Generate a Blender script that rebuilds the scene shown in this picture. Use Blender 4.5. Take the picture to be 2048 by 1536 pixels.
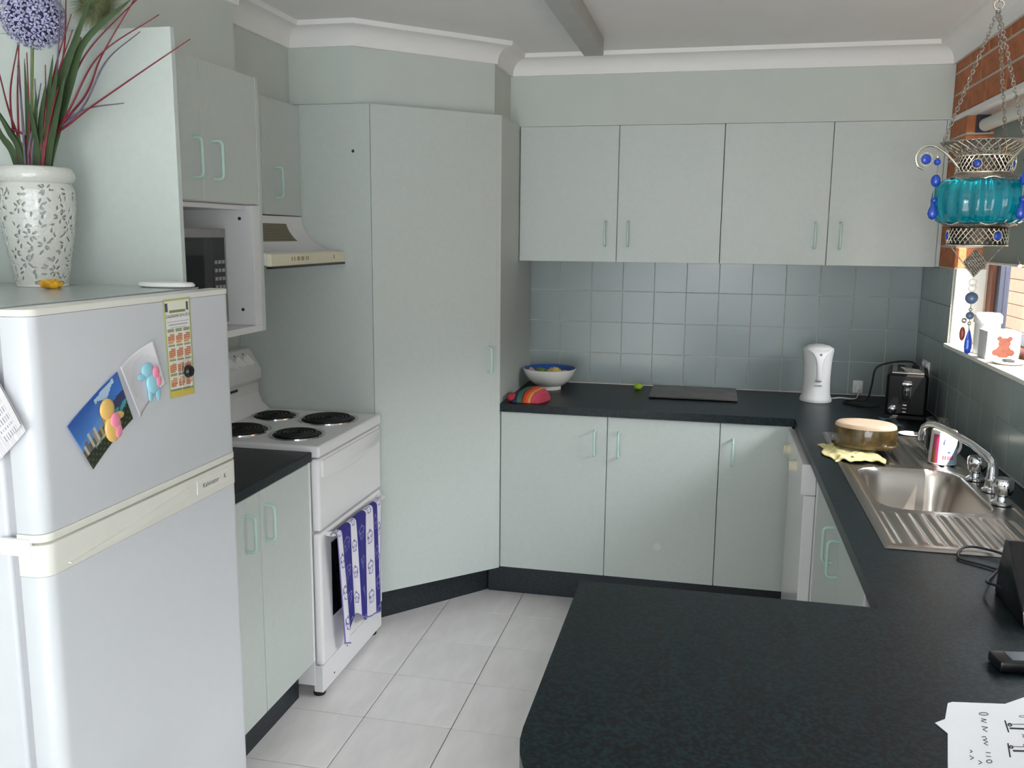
import bpy, bmesh, math, random
from mathutils import Vector, Matrix
random.seed(7)
for _o in list(bpy.data.objects): bpy.data.objects.remove(_o)
SC = bpy.context.scene
COL = SC.collection
PI = math.pi

# ------------------------------------------------------------------ camera
CAM = Vector((-0.9254, -4.3648, 1.6188)); YAW, PITCH, ROLL, FPX = 0.2180, -0.1654, 0.0094, 1786.5
def cam_axes():
    cy, sy, cp, sp, cr, sr = math.cos(YAW), math.sin(YAW), math.cos(PITCH), math.sin(PITCH), math.cos(ROLL), math.sin(ROLL)
    f = Vector((-sy*cp, cy*cp, sp)); r = Vector((cy, sy, 0)); u = r.cross(f)
    return cr*r + sr*u, -sr*r + cr*u, f
_r, _u, _f = cam_axes()
cd = bpy.data.cameras.new('camera'); cam = bpy.data.objects.new('camera', cd); COL.objects.link(cam)
cd.sensor_fit = 'HORIZONTAL'; cd.sensor_width = 36.0; cd.lens = FPX/2048*36.0; cd.clip_start = 0.02; cd.clip_end = 200
cam.matrix_world = Matrix(((_r.x, _u.x, -_f.x, CAM.x), (_r.y, _u.y, -_f.y, CAM.y), (_r.z, _u.z, -_f.z, CAM.z), (0, 0, 0, 1)))
SC.camera = cam

# ------------------------------------------------------------------ world, sun, daylight, fill lamp, flash, exposure
wd = bpy.data.worlds.new('world'); SC.world = wd; wd.use_nodes = True
bg = wd.node_tree.nodes['Background']; bg.inputs[0].default_value = (0.80, 0.90, 1.0, 1); bg.inputs[1].default_value = 4.0
def light(name, kind, loc, direction, energy, color=(1, 1, 1), **kw):
    d = bpy.data.lights.new(name, kind); d.energy = energy; d.color = color
    for k, v in kw.items(): setattr(d, k, v)
    o = bpy.data.objects.new(name, d); COL.objects.link(o); o.location = loc
    o.rotation_euler = Vector(direction).to_track_quat('-Z', 'Y').to_euler()
    return o
light('sun', 'SUN', (3, -4, 6), (-0.40, 0.46, -0.80), 60.0, (1.0, 0.93, 0.82), angle=0.009)
# daylight coming in through the wide glass door of the dining end, behind the camera
light('glass_door_daylight', 'AREA', (-1.15, -6.93, 0.92), (0, 1, 0), 90.0, (0.92, 0.965, 1.0), shape='RECTANGLE', size=2.0, size_y=1.75)
light('dining_fill_light', 'AREA', (-0.03, -5.55, 1.45), (-1, 0.25, 0), 50.0, (0.92, 0.965, 1.0), shape='RECTANGLE', size=1.4, size_y=1.1)  # fill lamp added to brighten surfaces facing right; no window known here
# daylight falling in through the kitchen window from the open sky outside
light('window_daylight', 'AREA', (1.15, -1.40, 2.20), (-1.0, 0.05, -0.70), 360.0, (0.95, 0.98, 1.0), shape='RECTANGLE', size=2.2, size_y=1.0)
# the compact camera's own flash, 5 cm right of the lens
light('camera_flash', 'SPOT', CAM + _r*0.052 - _u*0.006, _f, 56.0, (0.97, 0.98, 1.0), spot_size=math.radians(120), spot_blend=0.5, shadow_soft_size=0.012)
vs = SC.view_settings
vs.view_transform = 'Standard'; vs.look = 'None'; vs.gamma = 1.0; vs.use_curve_mapping = False; vs.exposure = -0.84
SC.cycles.use_denoising = True; SC.cycles.max_bounces = 10; SC.cycles.diffuse_bounces = 6; SC.cycles.transparent_max_bounces = 12
SC.cycles.caustics_reflective = False; SC.cycles.caustics_refractive = False; SC.cycles.sample_clamp_indirect = 6.0

# ------------------------------------------------------------------ materials
def lin(c):
    return tuple(((v/255.)/12.92 if v/255. <= .04045 else ((v/255.+.055)/1.055)**2.4) for v in c)
MATS = {}
def pm(name, col, rough=.5, metal=0., spec=.5, noise=None, bump=None, coat=0., trans=0., ior=1.5, col2=None, mixsc=None, rand=0., emit=None, stretch=None, alpha=1.):
    m = bpy.data.materials.new(name); m.use_nodes = True; nt = m.node_tree; N = nt.nodes; Lk = nt.links
    b = N['Principled BSDF']; c = lin(col)
    b.inputs['Base Color'].default_value = (*c, 1); b.inputs['Roughness'].default_value = rough; b.inputs['Metallic'].default_value = metal
    b.inputs['Specular IOR Level'].default_value = spec; b.inputs['Coat Weight'].default_value = coat
    b.inputs['Transmission Weight'].default_value = trans; b.inputs['IOR'].default_value = ior; b.inputs['Alpha'].default_value = alpha
    tc = N.new('ShaderNodeTexCoord'); src = tc.outputs['Object']
    if stretch:
        mp = N.new('ShaderNodeMapping'); mp.inputs['Scale'].default_value = stretch; Lk.new(src, mp.inputs[0]); src = mp.outputs[0]
    out = None
    if noise or col2:
        nz = N.new('ShaderNodeTexNoise'); nz.inputs['Scale'].default_value = (mixsc or (noise[0] if noise else 20)); nz.inputs['Detail'].default_value = 4
        Lk.new(src, nz.inputs['Vector'])
        rp = N.new('ShaderNodeValToRGB'); Lk.new(nz.outputs['Fac'], rp.inputs[0])
        if col2:
            rp.color_ramp.elements[0].position = .45; rp.color_ramp.elements[1].position = .60
            rp.color_ramp.elements[0].color = (*c, 1); rp.color_ramp.elements[1].color = (*lin(col2), 1)
        else:
            a = noise[1]; rp.color_ramp.elements[0].position = .3; rp.color_ramp.elements[1].position = .7
            rp.color_ramp.elements[0].color = (*[max(0, x*(1-a)) for x in c], 1); rp.color_ramp.elements[1].color = (*[min(1, x*(1+a)) for x in c], 1)
        out = rp.outputs[0]
    if rand:
        oi = N.new('ShaderNodeObjectInfo'); hs = N.new('ShaderNodeHueSaturation'); mr = N.new('ShaderNodeMapRange')
        Lk.new(oi.outputs['Random'], mr.inputs[0]); mr.inputs[3].default_value = 1-rand; mr.inputs[4].default_value = 1+rand
        Lk.new(mr.outputs[0], hs.inputs['Value'])
        if out: Lk.new(out, hs.inputs['Color'])
        else: hs.inputs['Color'].default_value = (*c, 1)
        out = hs.outputs[0]
    if out: Lk.new(out, b.inputs['Base Color'])
    if bump:
        n2 = N.new('ShaderNodeTexNoise'); n2.inputs['Scale'].default_value = bump[0]; n2.inputs['Detail'].default_value = 3; Lk.new(src, n2.inputs['Vector'])
        bp = N.new('ShaderNodeBump'); bp.inputs['Strength'].default_value = bump[1]; bp.inputs['Distance'].default_value = bump[2] if len(bump) > 2 else .002
        Lk.new(n2.outputs['Fac'], bp.inputs['Height']); Lk.new(bp.outputs[0], b.inputs['Normal'])
    if emit:
        b.inputs['Emission Color'].default_value = (*lin(emit[0]), 1); b.inputs['Emission Strength'].default_value = emit[1]
    MATS[name] = m; return m
pm('laminate', (194, 201, 197), .42, noise=(60, .02), bump=(400, .05, .0005))
pm('white_melamine', (226, 224, 226), .45, noise=(40, .01))
pm('wall_paint', (197, 204, 198), .7, noise=(8, .02), bump=(160, .08, .001))
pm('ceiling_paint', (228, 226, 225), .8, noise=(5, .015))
pm('trim_white', (236, 234, 232), .5, noise=(9, .01))
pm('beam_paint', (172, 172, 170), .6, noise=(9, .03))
pm('bench_laminate', (3, 4, 6), .36, spec=.27, col2=(13, 36, 43), mixsc=130, bump=(500, .04, .0004))
pm('kick_laminate', (16, 21, 27), .42, col2=(30, 42, 50), mixsc=150)
pm('floor_tile', (232, 228, 227), .32, noise=(6, .05), rand=.025, stretch=(3, 1, 1))
pm('floor_grout', (70, 68, 68), .9, noise=(30, .1))
pm('wall_tile', (139, 150, 150), .22, noise=(4, .015), rand=.012, bump=(7, .05, .002))
pm('wall_grout', (206, 204, 196), .8, noise=(30, .04))
pm('brick', (164, 98, 62), .85, noise=(30, .22), rand=.10, bump=(90, .5, .003))
pm('mortar', (190, 180, 165), .9, noise=(60, .08), bump=(120, .4, .002))
pm('fridge_white', (208, 210, 215), .30, noise=(30, .008), bump=(700, .10, .0003))
pm('fridge_trim', (228, 226, 218), .35, noise=(30, .01))
pm('fridge_grey', (170, 170, 176), .5, noise=(30, .02))
pm('fridge_top', (176, 182, 182), .22, noise=(20, .02))
pm('enamel_white', (233, 232, 233), .22, noise=(30, .008), coat=.3)
pm('cream_plastic', (222, 215, 192), .4, noise=(30, .015))
pm('white_plastic', (240, 239, 238), .3, noise=(30, .008))
pm('black_plastic', (14, 14, 16), .28, noise=(30, .1))
pm('toaster_black', (5, 5, 6), .40, spec=.22, noise=(30, .1))
pm('black_rubber', (18, 18, 19), .7, noise=(30, .1))
pm('dark_glass', (12, 13, 15), .06, noise=(3, .1))
pm('mint_plastic', (184, 212, 204), .25, noise=(30, .01), coat=.3)
pm('chrome', (215, 215, 218), .08, metal=1, noise=(30, .01))
pm('steel', (176, 170, 164), .28, metal=1, noise=(30, .03), stretch=(1, 12, 1))
pm('coil_black', (22, 22, 24), .5, noise=(60, .15))
pm('silver_paint', (150, 148, 148), .4, metal=.3, noise=(30, .02))
pm('tin_silver', (150, 141, 132), .3, metal=1, noise=(300, .35), bump=(420, .9, .003))
pm('tin_dark', (62, 54, 48), .4, metal=1, noise=(200, .35), bump=(420, .6, .002))
pm('tin_bright', (225, 215, 200), .15, metal=1, noise=(60, .05))
pm('teal_glass', (0, 148, 168), .10, trans=.75, ior=1.3, noise=(30, .1), coat=.5)
pm('blue_glass', (34, 84, 214), .05, trans=.65, ior=1.4, noise=(40, .1), coat=.5)
pm('grey_bead', (70, 84, 110), .12, noise=(60, .25), coat=.4)
pm('ceramic_white', (232, 232, 226), .16, noise=(20, .012), coat=.4)
pm('vase_ceramic', (204, 205, 199), .14, noise=(30, .02), coat=.4, bump=(85, .55, .004))
pm('vase_hole', (190, 192, 188), .5, noise=(20, .05))
pm('bowl_blue', (40, 84, 160), .25, noise=(14, .15))
pm('dish_body', (92, 74, 40), .14, noise=(40, .35), coat=.5)
pm('dish_base', (226, 196, 168), .35, noise=(20, .03))
pm('yellow_cloth', (244, 230, 168), .9, noise=(60, .10), bump=(260, .8, .003))
pm('lime', (150, 182, 40), .4, noise=(60, .12), bump=(220, .3, .001))
pm('clear_glass', (235, 240, 240), .02, trans=1., ior=1.45, noise=(10, .005))
pm('board_glass', (62, 58, 57), .32, col2=(92, 80, 77), mixsc=9, spec=.35)
pm('orange_foil', (232, 170, 40), .3, metal=.2, noise=(90, .3), bump=(120, .9, .004))
pm('paper', (226, 226, 230), .85, noise=(20, .01))
pm('ink', (70, 68, 84), .8, noise=(60, .1))
pm('ink_black', (36, 34, 40), .8, noise=(60, .1))
pm('leaf_green', (58, 78, 48), .55, noise=(30, .2), stretch=(1, 1, .2))
pm('stem_green', (112, 128, 72), .6, noise=(40, .15))
pm('grass_red', (112, 26, 40), .55, noise=(60, .2))
pm('grass_violet', (96, 86, 104), .6, noise=(60, .15))
pm('petal_purple', (164, 162, 192), .7, noise=(60, .25), rand=.1)
pm('petal_green', (92, 104, 62), .7, noise=(60, .2))
pm('bloom_core', (52, 58, 92), .8, noise=(60, .3))
pm('fringe_green', (140, 146, 112), .7, noise=(60, .3))
pm('blind_fabric', (124, 132, 126), .8, noise=(200, .03))
pm('blind_tube', (196, 196, 190), .5, noise=(20, .02))
pm('window_timber', (112, 66, 46), .5, noise=(12, .2), stretch=(8, 8, 1))
pm('window_metal', (52, 56, 70), .4, metal=.4, noise=(12, .05))
pm('sill_paint', (238, 236, 230), .5, noise=(20, .01))
pm('outside_board', (226, 184, 150), .8, noise=(14, .06), rand=.05)
pm('soil', (120, 104, 84), .95, noise=(6, .2))
pm('lettuce', (120, 140, 60), .6, noise=(70, .25), bump=(120, .8, .004))
pm('noodle', (214, 190, 120), .6, noise=(70, .25), bump=(120, .8, .004))
pm('pink_food', (214, 160, 140), .6, noise=(70, .2), bump=(120, .8, .004))
pm('jar_red', (112, 40, 30), .35, noise=(30, .2))
pm('pink_gel', (240, 140, 170), .12, noise=(30, .05), coat=.5)
pm('yellow_gel', (226, 184, 104), .14, noise=(30, .06), coat=.5)
pm('aqua_gel', (150, 206, 222), .14, noise=(30, .06), coat=.5)
pm('screw_dark', (48, 44, 40), .6, noise=(30, .1))
pm('teal_mark', (40, 130, 160), .4, noise=(30, .05))
pm('slat_tan', (150, 142, 122), .6, noise=(30, .05))
pm('grille_dark', (96, 90, 76), .7, noise=(30, .05))
pm('button_tan', (168, 150, 116), .5, noise=(30, .05))
pm('key_grey', (150, 152, 156), .5, noise=(30, .03))
pm('cable_white', (220, 220, 218), .4, noise=(30, .01))
pm('teddy_brown', (84, 36, 18), .8, noise=(60, .25))
pm('lcd_dark', (52, 56, 62), .15, noise=(10, .05))
def attr_mat(name, rough=.6, coat=0., bump=None):
    m = bpy.data.materials.new(name); m.use_nodes = True; N = m.node_tree.nodes; Lk = m.node_tree.links
    a = N.new('ShaderNodeVertexColor'); a.layer_name = 'Col'; b = N['Principled BSDF']; b.inputs['Roughness'].default_value = rough; b.inputs['Coat Weight'].default_value = coat
    nz = N.new('ShaderNodeTexNoise'); nz.inputs['Scale'].default_value = 150
    mx = N.new('ShaderNodeHueSaturation'); mr = N.new('ShaderNodeMapRange'); mr.inputs[3].default_value = .93; mr.inputs[4].default_value = 1.07
    Lk.new(nz.outputs['Fac'], mr.inputs[0]); Lk.new(mr.outputs[0], mx.inputs['Value']); Lk.new(a.outputs[0], mx.inputs['Color']); Lk.new(mx.outputs[0], b.inputs['Base Color'])
    if bump:
        bp = N.new('ShaderNodeBump'); bp.inputs['Strength'].default_value = bump[1]; bp.inputs['Distance'].default_value = .001; nz2 = N.new('ShaderNodeTexNoise'); nz2.inputs['Scale'].default_value = bump[0]
        Lk.new(nz2.outputs['Fac'], bp.inputs['Height']); Lk.new(bp.outputs[0], b.inputs['Normal'])
    MATS[name] = m
attr_mat('print_gloss', .35, .3); attr_mat('print_cloth', .9, 0, (500, .5)); attr_mat('print_paper', .75)
def pane_mat():
    m = bpy.data.materials.new('window_glass'); m.use_nodes = True; N = m.node_tree.nodes; Lk = m.node_tree.links
    N.remove(N['Principled BSDF']); t = N.new('ShaderNodeBsdfTransparent'); g = N.new('ShaderNodeBsdfGlossy'); g.inputs['Roughness'].default_value = .02
    mx = N.new('ShaderNodeMixShader'); mx.inputs[0].default_value = .05
    Lk.new(t.outputs[0], mx.inputs[1]); Lk.new(g.outputs[0], mx.inputs[2]); Lk.new(mx.outputs[0], N['Material Output'].inputs[0])
    MATS['window_glass'] = m
pane_mat()

# ------------------------------------------------------------------ mesh helpers
WL = {}
class MB:
    def __init__(s): s.v = []; s.f = []; s.c = []
    def add(s, vs, fs, col=None):
        o = len(s.v); s.v += [tuple(p) for p in vs]; s.f += [tuple(i+o for i in f) for f in fs]; s.c += [col]*len(fs); return s
    def box(s, x0, x1, y0, y1, z0, z1, b=0., seg=2):
        if x0 > x1: x0, x1 = x1, x0
        if y0 > y1: y0, y1 = y1, y0
        if z0 > z1: z0, z1 = z1, z0
        vs = [(x, y, z) for z in (z0, z1) for y in (y0, y1) for x in (x0, x1)]
        fs = [(0, 2, 3, 1), (4, 5, 7, 6), (0, 1, 5, 4), (2, 6, 7, 3), (0, 4, 6, 2), (1, 3, 7, 5)]
        if not b: return s.add(vs, fs)
        bm = bmesh.new(); bv = [bm.verts.new(p) for p in vs]
        for f in fs: bm.faces.new([bv[i] for i in f])
        bmesh.ops.bevel(bm, geom=list(bm.edges), offset=b, segments=seg, affect='EDGES', profile=.5)
        return s.bm(bm)
    def bm(s, bm):
        bm.verts.index_update(); s.add([v.co[:] for v in bm.verts], [[v.index for v in f.verts] for f in bm.faces]); bm.free(); return s
    def prism(s, poly, lo, hi, axis='z', b=0.):
        def P(a, c, t): return (a, c, t) if axis == 'z' else ((a, t, c) if axis == 'y' else (t, a, c))
        n = len(poly); vs = [P(a, c, lo) for a, c in poly]+[P(a, c, hi) for a, c in poly]
        fs = [tuple(range(n))[::-1], tuple(range(n, 2*n))]+[(i, (i+1) % n, n+(i+1) % n, n+i) for i in range(n)]
        if not b: return s.add(vs, fs)
        bm = bmesh.new(); bv = [bm.verts.new(p) for p in vs]
        for f in fs: bm.faces.new([bv[i] for i in f])
        bmesh.ops.recalc_face_normals(bm, faces=bm.faces[:])
        bmesh.ops.bevel(bm, geom=list(bm.edges), offset=b, segments=2, affect='EDGES', profile=.5)
        return s.bm(bm)
    def lathe(s, prof, c=(0, 0, 0), n=32, sx=1., sy=1., mod=None, rot=0., close=False):
        vs = []; fs = []; k = len(prof)
        for i in range(n):
            a = 2*PI*i/n+rot
            for r, z in prof:
                q = r*(mod(a, z) if mod else 1.)
                vs.append((c[0]+q*math.cos(a)*sx, c[1]+q*math.sin(a)*sy, c[2]+z))
        for i in range(n):
            j = (i+1) % n
            for t in range(k-1): fs.append((i*k+t, j*k+t, j*k+t+1, i*k+t+1))
        if close:
            fs.append(tuple(i*k for i in range(n))); fs.append(tuple(i*k+k-1 for i in range(n)))
        return s.add(vs, fs)
    def tube(s, pts, r, n=8, closed=False, cap=True):
        pts = [Vector(p) for p in pts]; m = len(pts); rr = r if isinstance(r, (list, tuple)) else [r]*m
        vs = []; up = None
        for i, p in enumerate(pts):
            t = (pts[(i+1) % m]-pts[i-1]) if closed else (pts[min(i+1, m-1)]-pts[max(i-1, 0)])
            t.normalize()
            if up is None:
                up = Vector((0, 0, 1)) if abs(t.z) < .9 else Vector((1, 0, 0))
            a = (up-t*up.dot(t)); a.normalize(); up = a; b = t.cross(a)
            for q in range(n):
                w = 2*PI*q/n; vs.append(p+(a*math.cos(w)+b*math.sin(w))*rr[i])
        fs = []
        for i in range(m if closed else m-1):
            j = (i+1) % m
            for q in range(n): fs.append((i*n+q, i*n+(q+1) % n, j*n+(q+1) % n, j*n+q))
        if cap and not closed: fs += [tuple(range(n))[::-1], tuple((m-1)*n+q for q in range(n))]
        return s.add(vs, fs)
    def sphere(s, c, r, n=16, m=10, sx=1., sy=1., sz=1.):
        vs = [(c[0], c[1], c[2]-r*sz)]; fs = []
        for i in range(1, m):
            p = -PI/2+PI*i/m
            for k in range(n): a = 2*PI*k/n; vs.append((c[0]+r*sx*math.cos(p)*math.cos(a), c[1]+r*sy*math.cos(p)*math.sin(a), c[2]+r*sz*math.sin(p)))
        vs.append((c[0], c[1], c[2]+r*sz)); T = len(vs)-1
        for k in range(n):
            fs.append((0, 1+(k+1) % n, 1+k)); fs.append((T, 1+(m-2)*n+k, 1+(m-2)*n+(k+1) % n))
        for i in range(m-2):
            for k in range(n): fs.append((1+i*n+k, 1+i*n+(k+1) % n, 1+(i+1)*n+(k+1) % n, 1+(i+1)*n+k))
        return s.add(vs, fs)
    def ring(s, c, R, r, axis='z', n=24, m=8, a0=0., a1=2*PI):
        full = abs(a1-a0-2*PI) < 1e-6; k = n if full else n+1; pts = []
        for i in range(k):
            a = a0+(a1-a0)*i/n; x, y = R*math.cos(a), R*math.sin(a)
            pts.append((c[0]+x, c[1]+y, c[2]) if axis == 'z' else ((c[0]+x, c[1], c[2]+y) if axis == 'y' else (c[0], c[1]+x, c[2]+y)))
        return s.tube(pts, r, m, closed=full)
    def grid(s, nu, nv, P, colfn=None):
        o = len(s.v)
        for j in range(nv+1):
            for i in range(nu+1): s.v.append(tuple(P(i/nu, j/nv)))
        for j in range(nv):
            for i in range(nu):
                a = o+j*(nu+1)+i; s.f.append((a, a+1, a+nu+2, a+nu+1)); s.c.append(colfn((i+.5)/nu, (j+.5)/nv) if colfn else None)
        return s
    def text(s, body, size, fn, align='CENTER'):
        cu = bpy.data.curves.new('t', 'FONT'); cu.body = body; cu.size = size; cu.align_x = align; cu.align_y = 'CENTER'; cu.resolution_u = 3
        o = bpy.data.objects.new('t', cu); COL.objects.link(o); bpy.context.view_layer.update()
        me = bpy.data.meshes.new_from_object(o.evaluated_get(bpy.context.evaluated_depsgraph_get()))
        s.add([fn(v.co.x, v.co.y) for v in me.vertices], [tuple(p.vertices) for p in me.polygons])
        bpy.data.objects.remove(o); bpy.data.curves.remove(cu); bpy.data.meshes.remove(me); return s
    def build(s, name, mat, parent=None, smooth=None, recalc=True, label=None, base=None):
        xs = [p[0] for p in s.v]; ys = [p[1] for p in s.v]; zs = [p[2] for p in s.v]
        o = Vector(base) if base else Vector(((min(xs)+max(xs))/2, (min(ys)+max(ys))/2, min(zs)))
        me = bpy.data.meshes.new(name); me.from_pydata([Vector(p)-o for p in s.v], [], s.f)
        me.materials.append(MATS[mat])
        if recalc:
            bm = bmesh.new(); bm.from_mesh(me); bmesh.ops.recalc_face_normals(bm, faces=bm.faces[:]); bm.to_mesh(me); bm.free()
        if any(c is not None for c in s.c):
            at = me.color_attributes.new('Col', 'FLOAT_COLOR', 'CORNER'); arr = []
            for p in me.polygons:
                c = s.c[p.index] or (1, 1, 1); arr += [c[0], c[1], c[2], 1.]*len(p.vertices)
            at.data.foreach_set('color', arr)
        if smooth:
            me.polygons.foreach_set('use_smooth', [True]*len(me.polygons))
            me.set_sharp_from_angle(angle=math.radians(smooth if smooth > 1 else 40))
        me.update()
        ob = bpy.data.objects.new(name, me); COL.objects.link(ob); WL[ob.name] = o
        put(ob, o, parent)
        if label: ob['label'] = label
        return ob
def wn(o):
    m_ = o.modifiers.new('weighted', 'WEIGHTED_NORMAL'); m_.weight = 90; m_.keep_sharp = False
    return o
def put(ob, o, parent):
    if parent is not None:
        ob.parent = parent; ob.location = o-WL[parent.name]
    else: ob.location = o
    WL[ob.name] = Vector(o)
def copy(ob, o, parent=None):
    c = ob.copy(); COL.objects.link(c); put(c, Vector(o), parent if parent is not None else ob.parent); return c
def tag(o, label, cat, group=None):
    o['label'] = label; o['category'] = cat
    if group: o['group'] = group
    return o
def struct(o, label=None):
    o['kind'] = 'structure'
    if label: o['label'] = label
    return o
def thing(name, loc, label, cat, group=None):
    o = bpy.data.objects.new(name, None); COL.objects.link(o); o.empty_display_size = .05; o.location = loc; WL[o.name] = Vector(loc)
    return tag(o, label, cat, group)
def bx(name, x0, x1, y0, y1, z0, z1, mat, parent=None, b=.0015, label=None):
    o = MB().box(x0, x1, y0, y1, z0, z1, b).build(name, mat, parent, smooth=60 if b > .0035 else None, label=label)
    if b > .0035: wn(o)
    return o
def arc_pts(c, r, a0, a1, n): return [(c[0]+r*math.cos(a0+(a1-a0)*i/n), c[1]+r*math.sin(a0+(a1-a0)*i/n)) for i in range(n+1)]
def curve(pts, n=14):
    pts = [Vector(p) for p in pts]; out = []
    P_ = [pts[0]*2-pts[1]]+pts+[pts[-1]*2-pts[-2]]
    for i in range(1, len(P_)-2):
        for k in range(n):
            s = k/n; a, b, c, d = P_[i-1], P_[i], P_[i+1], P_[i+2]
            out.append(.5*((2*b)+(c-a)*s+(2*a-5*b+4*c-d)*s*s+(3*b-a-3*c+d)*s**3))
    out.append(pts[-1]); return out
def d_handle(parent, p, nrm, h=.108, proj=.030, r=.0052):
    """D handle on a vertical face: p = centre on the face, nrm = outward direction in plan."""
    n = Vector((nrm[0], nrm[1], 0)).normalized(); p = Vector(p); c = .013; pts = []
    def q(d, z): return p+n*d+Vector((0, 0, z))
    pts.append(q(-.001, h/2)); pts.append(q(proj-c, h/2))
    for i in range(1, 5):
        a = PI/2*i/4; pts.append(q(proj-c+c*math.sin(a), h/2-c+c*math.cos(a)))
    for i in range(0, 5):
        a = PI/2*i/4; pts.append(q(proj-c+c*math.cos(a), -h/2+c-c*math.sin(a)))
    pts.append(q(-.001, -h/2))
    return MB().tube(pts, r, 10).build('handle', 'mint_plastic', parent, smooth=50)

# ================================================================== dimensions (metres; x right, y away, z up)
XL, YR = -2.80, -7.0           # left wall, rear wall
ZB, BT = 0.8944, 0.033         # benchtop height and thickness
X0 = -1.8017                   # right face of the corner pantry
YB, XRF = -0.6516, -0.5733     # bench fronts: back run, window run
ZK = 0.1477                    # underside of base doors
ZU0, ZU1, ZC, ZCE = 1.5038, 2.0988, 2.3167, 2.40
YU = -0.2927
PSY, PDX = -1.06, -2.222       # pantry side panel, left edge of the pantry door
TS = 0.3076; TW = 0.1518
WY0, WY1, WZ0, WZ1 = -0.535, -2.60, 1.21, 2.10   # kitchen window opening

# ------------------------------------------------------------------ floor with single tiles
fl = struct(MB().box(XL-.1, .24, YR-.1, .1, -.08, -.004).build('floor', 'floor_grout'), 'pale grey square tiled kitchen floor')
struct(MB().box(XL, .002, YR, -5.12, -.004, 0.).build('floor_dining', 'floor_tile'), 'pale floor of the dining end')
t0 = None
for i in range(-2, 7):
    for j in range(-2, 14):
        x = -2.0126+TS*i; y = -.8105-TS*j
        if t0 is None:
            t0 = MB().box(x+.0016, x+TS-.0016, y-TS+.0016, y-.0016, -.006, 0, .0012, 1).build('tile', 'floor_tile', fl)
        else: copy(t0, (x+TS/2, y-TS/2, -.006), fl)
# ------------------------------------------------------------------ ceiling and painted walls
struct(MB().box(XL-.1, .24, YR-.1, .1, ZCE, ZCE+.1).build('ceiling', 'ceiling_paint'), 'plain off-white ceiling')
struct(MB().box(XL-.1, XL, YR-.1, .1, -.004, ZCE).build('wall_left', 'wall_paint'), 'pale green painted wall behind the cooker')
wb = struct(MB().box(XL, .19, .0035, .1, -.004, ZCE).build('wall_back', 'wall_grout'), 'tiled wall behind the back bench')
m = MB(); m.box(XL, -2.25, YR-.1, YR, -.004, ZCE); m.box(-.05, .24, YR-.1, YR, -.004, ZCE); m.box(-2.25, -.05, YR-.1, YR, 2.10, ZCE)
struct(m.build('wall_rear', 'wall_paint'), 'painted wall with the glass door behind the camera')
# brick wall on the window side: mortar core with the opening left free
wr = MB()
wr.box(.0035, .19, WY0+.009, .0035, -.004, ZCE); wr.box(.0035, .19, WY1, WY0+.009, -.004, WZ0-.016); wr.box(.0035, .19, WY1, WY0+.009, WZ1+.004, ZCE); wr.box(.113, .19, WY0, WY0+.009, WZ0-.016, WZ1+.004)
wr = struct(wr.build('wall_right', 'mortar'), 'red brick wall around the kitchen window')
struct(MB().box(.002, .19, YR, WY1, -.004, ZCE).build('wall_right_rear', 'wall_paint'), 'painted wall beyond the kitchen window')
# single bricks, 230 x 76 with 10 mm joints
BLn, BH, BJ = .230, .076, .010
def brick_at(y0, y1, z0, z1, x1=.112):
    b = MB().box(0, x1, y0, y1, z0, z1, .003, 1).build('brick', 'brick', wr); return b
_bc = {}
def brick(y0, y1, z0, z1, x0=0., x1=.012):
    key = (round(y1-y0, 4), round(z1-z0, 4), round(x1-x0, 4)); o = ((x0+x1)/2, (y0+y1)/2, z0)
    if key in _bc: copy(_bc[key], o, wr)
    else: _bc[key] = MB().box(x0, x1, y0, y1, z0, z1, .003, 1).build('brick', 'brick', wr)
for row in range(7):                      # pier between the cupboards and the window, last course cut
    z = 1.508+row*(BH+BJ); zt = min(z+BH, WZ1-.016)
    if row % 2 == 0: brick(WY0+.001, WY0+.231, z, zt, 0, .112); brick(WY0+.241, -.005, z, zt)
    else: brick(WY0+.001, WY0+.111, z, zt, 0, .112); brick(WY0+.121, WY0+.351, z, zt)
for row, z in enumerate((WZ1+.010, WZ1+.096, WZ1+.182)):   # courses above the window head
    y = YU-.001+(.10 if row % 2 else .02); zt = min(z+BH, 2.335)
    while y > WY1+.1:
        brick(max(y-BLn, WY1), y, z, zt); y -= BLn+BJ
# white rendered reveal under the pier
struct(MB().box(.0095, .118, WY0-.004, WY0+.0085, WZ0, 1.503, .001).build('trim_16', 'sill_paint'), 'white rendered reveal at the far end of the window sill')
# wall tiles, one by one
def tile_mesh(w, h, d=.008):
    return MB().box(-w/2, w/2, -d, 0, 0, h, .0016, 2)
G = .0015
wt = None
for i in range(12):
    for j in range(4):
        x = X0+TW*i; w = min(TW, -.0-x-.001); z = ZB+.004+TW*j; h = TW if j < 3 else ZU0-.004-z
        o = (x+w/2, .0045, z+G)
        mb = MB().box(x+G, x+w-G, 0., .0034, z+G, z+h-G, .0009, 1)
        mb.build('tile', 'wall_tile', wb)
for i in range(17):
    y1 = -TW*i-.001; y0 = y1-TW+.001
    rows = 4 if y0 > WY0-.005 else 2
    for j in range(4):
        z = ZB+.004+TW*j; h = TW if j < 3 else ZU0-.004-z
        yy = y0
        if j == 2 and y0 < WY0:
            if y1 < WY0: continue
            yy = WY0
        if j == 3 and y0 < WY0:
            if y1 < WY0: continue
            yy = WY0
        if j == 1: h = min(h, WZ0-.018-z) if y0 < WY0 else h
        if y1-yy < .02: continue
        MB().box(0., .0034, yy+G, y1-G, z+G, z+h-G, .0009, 1).build('tile', 'wall_tile', wr)
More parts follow.
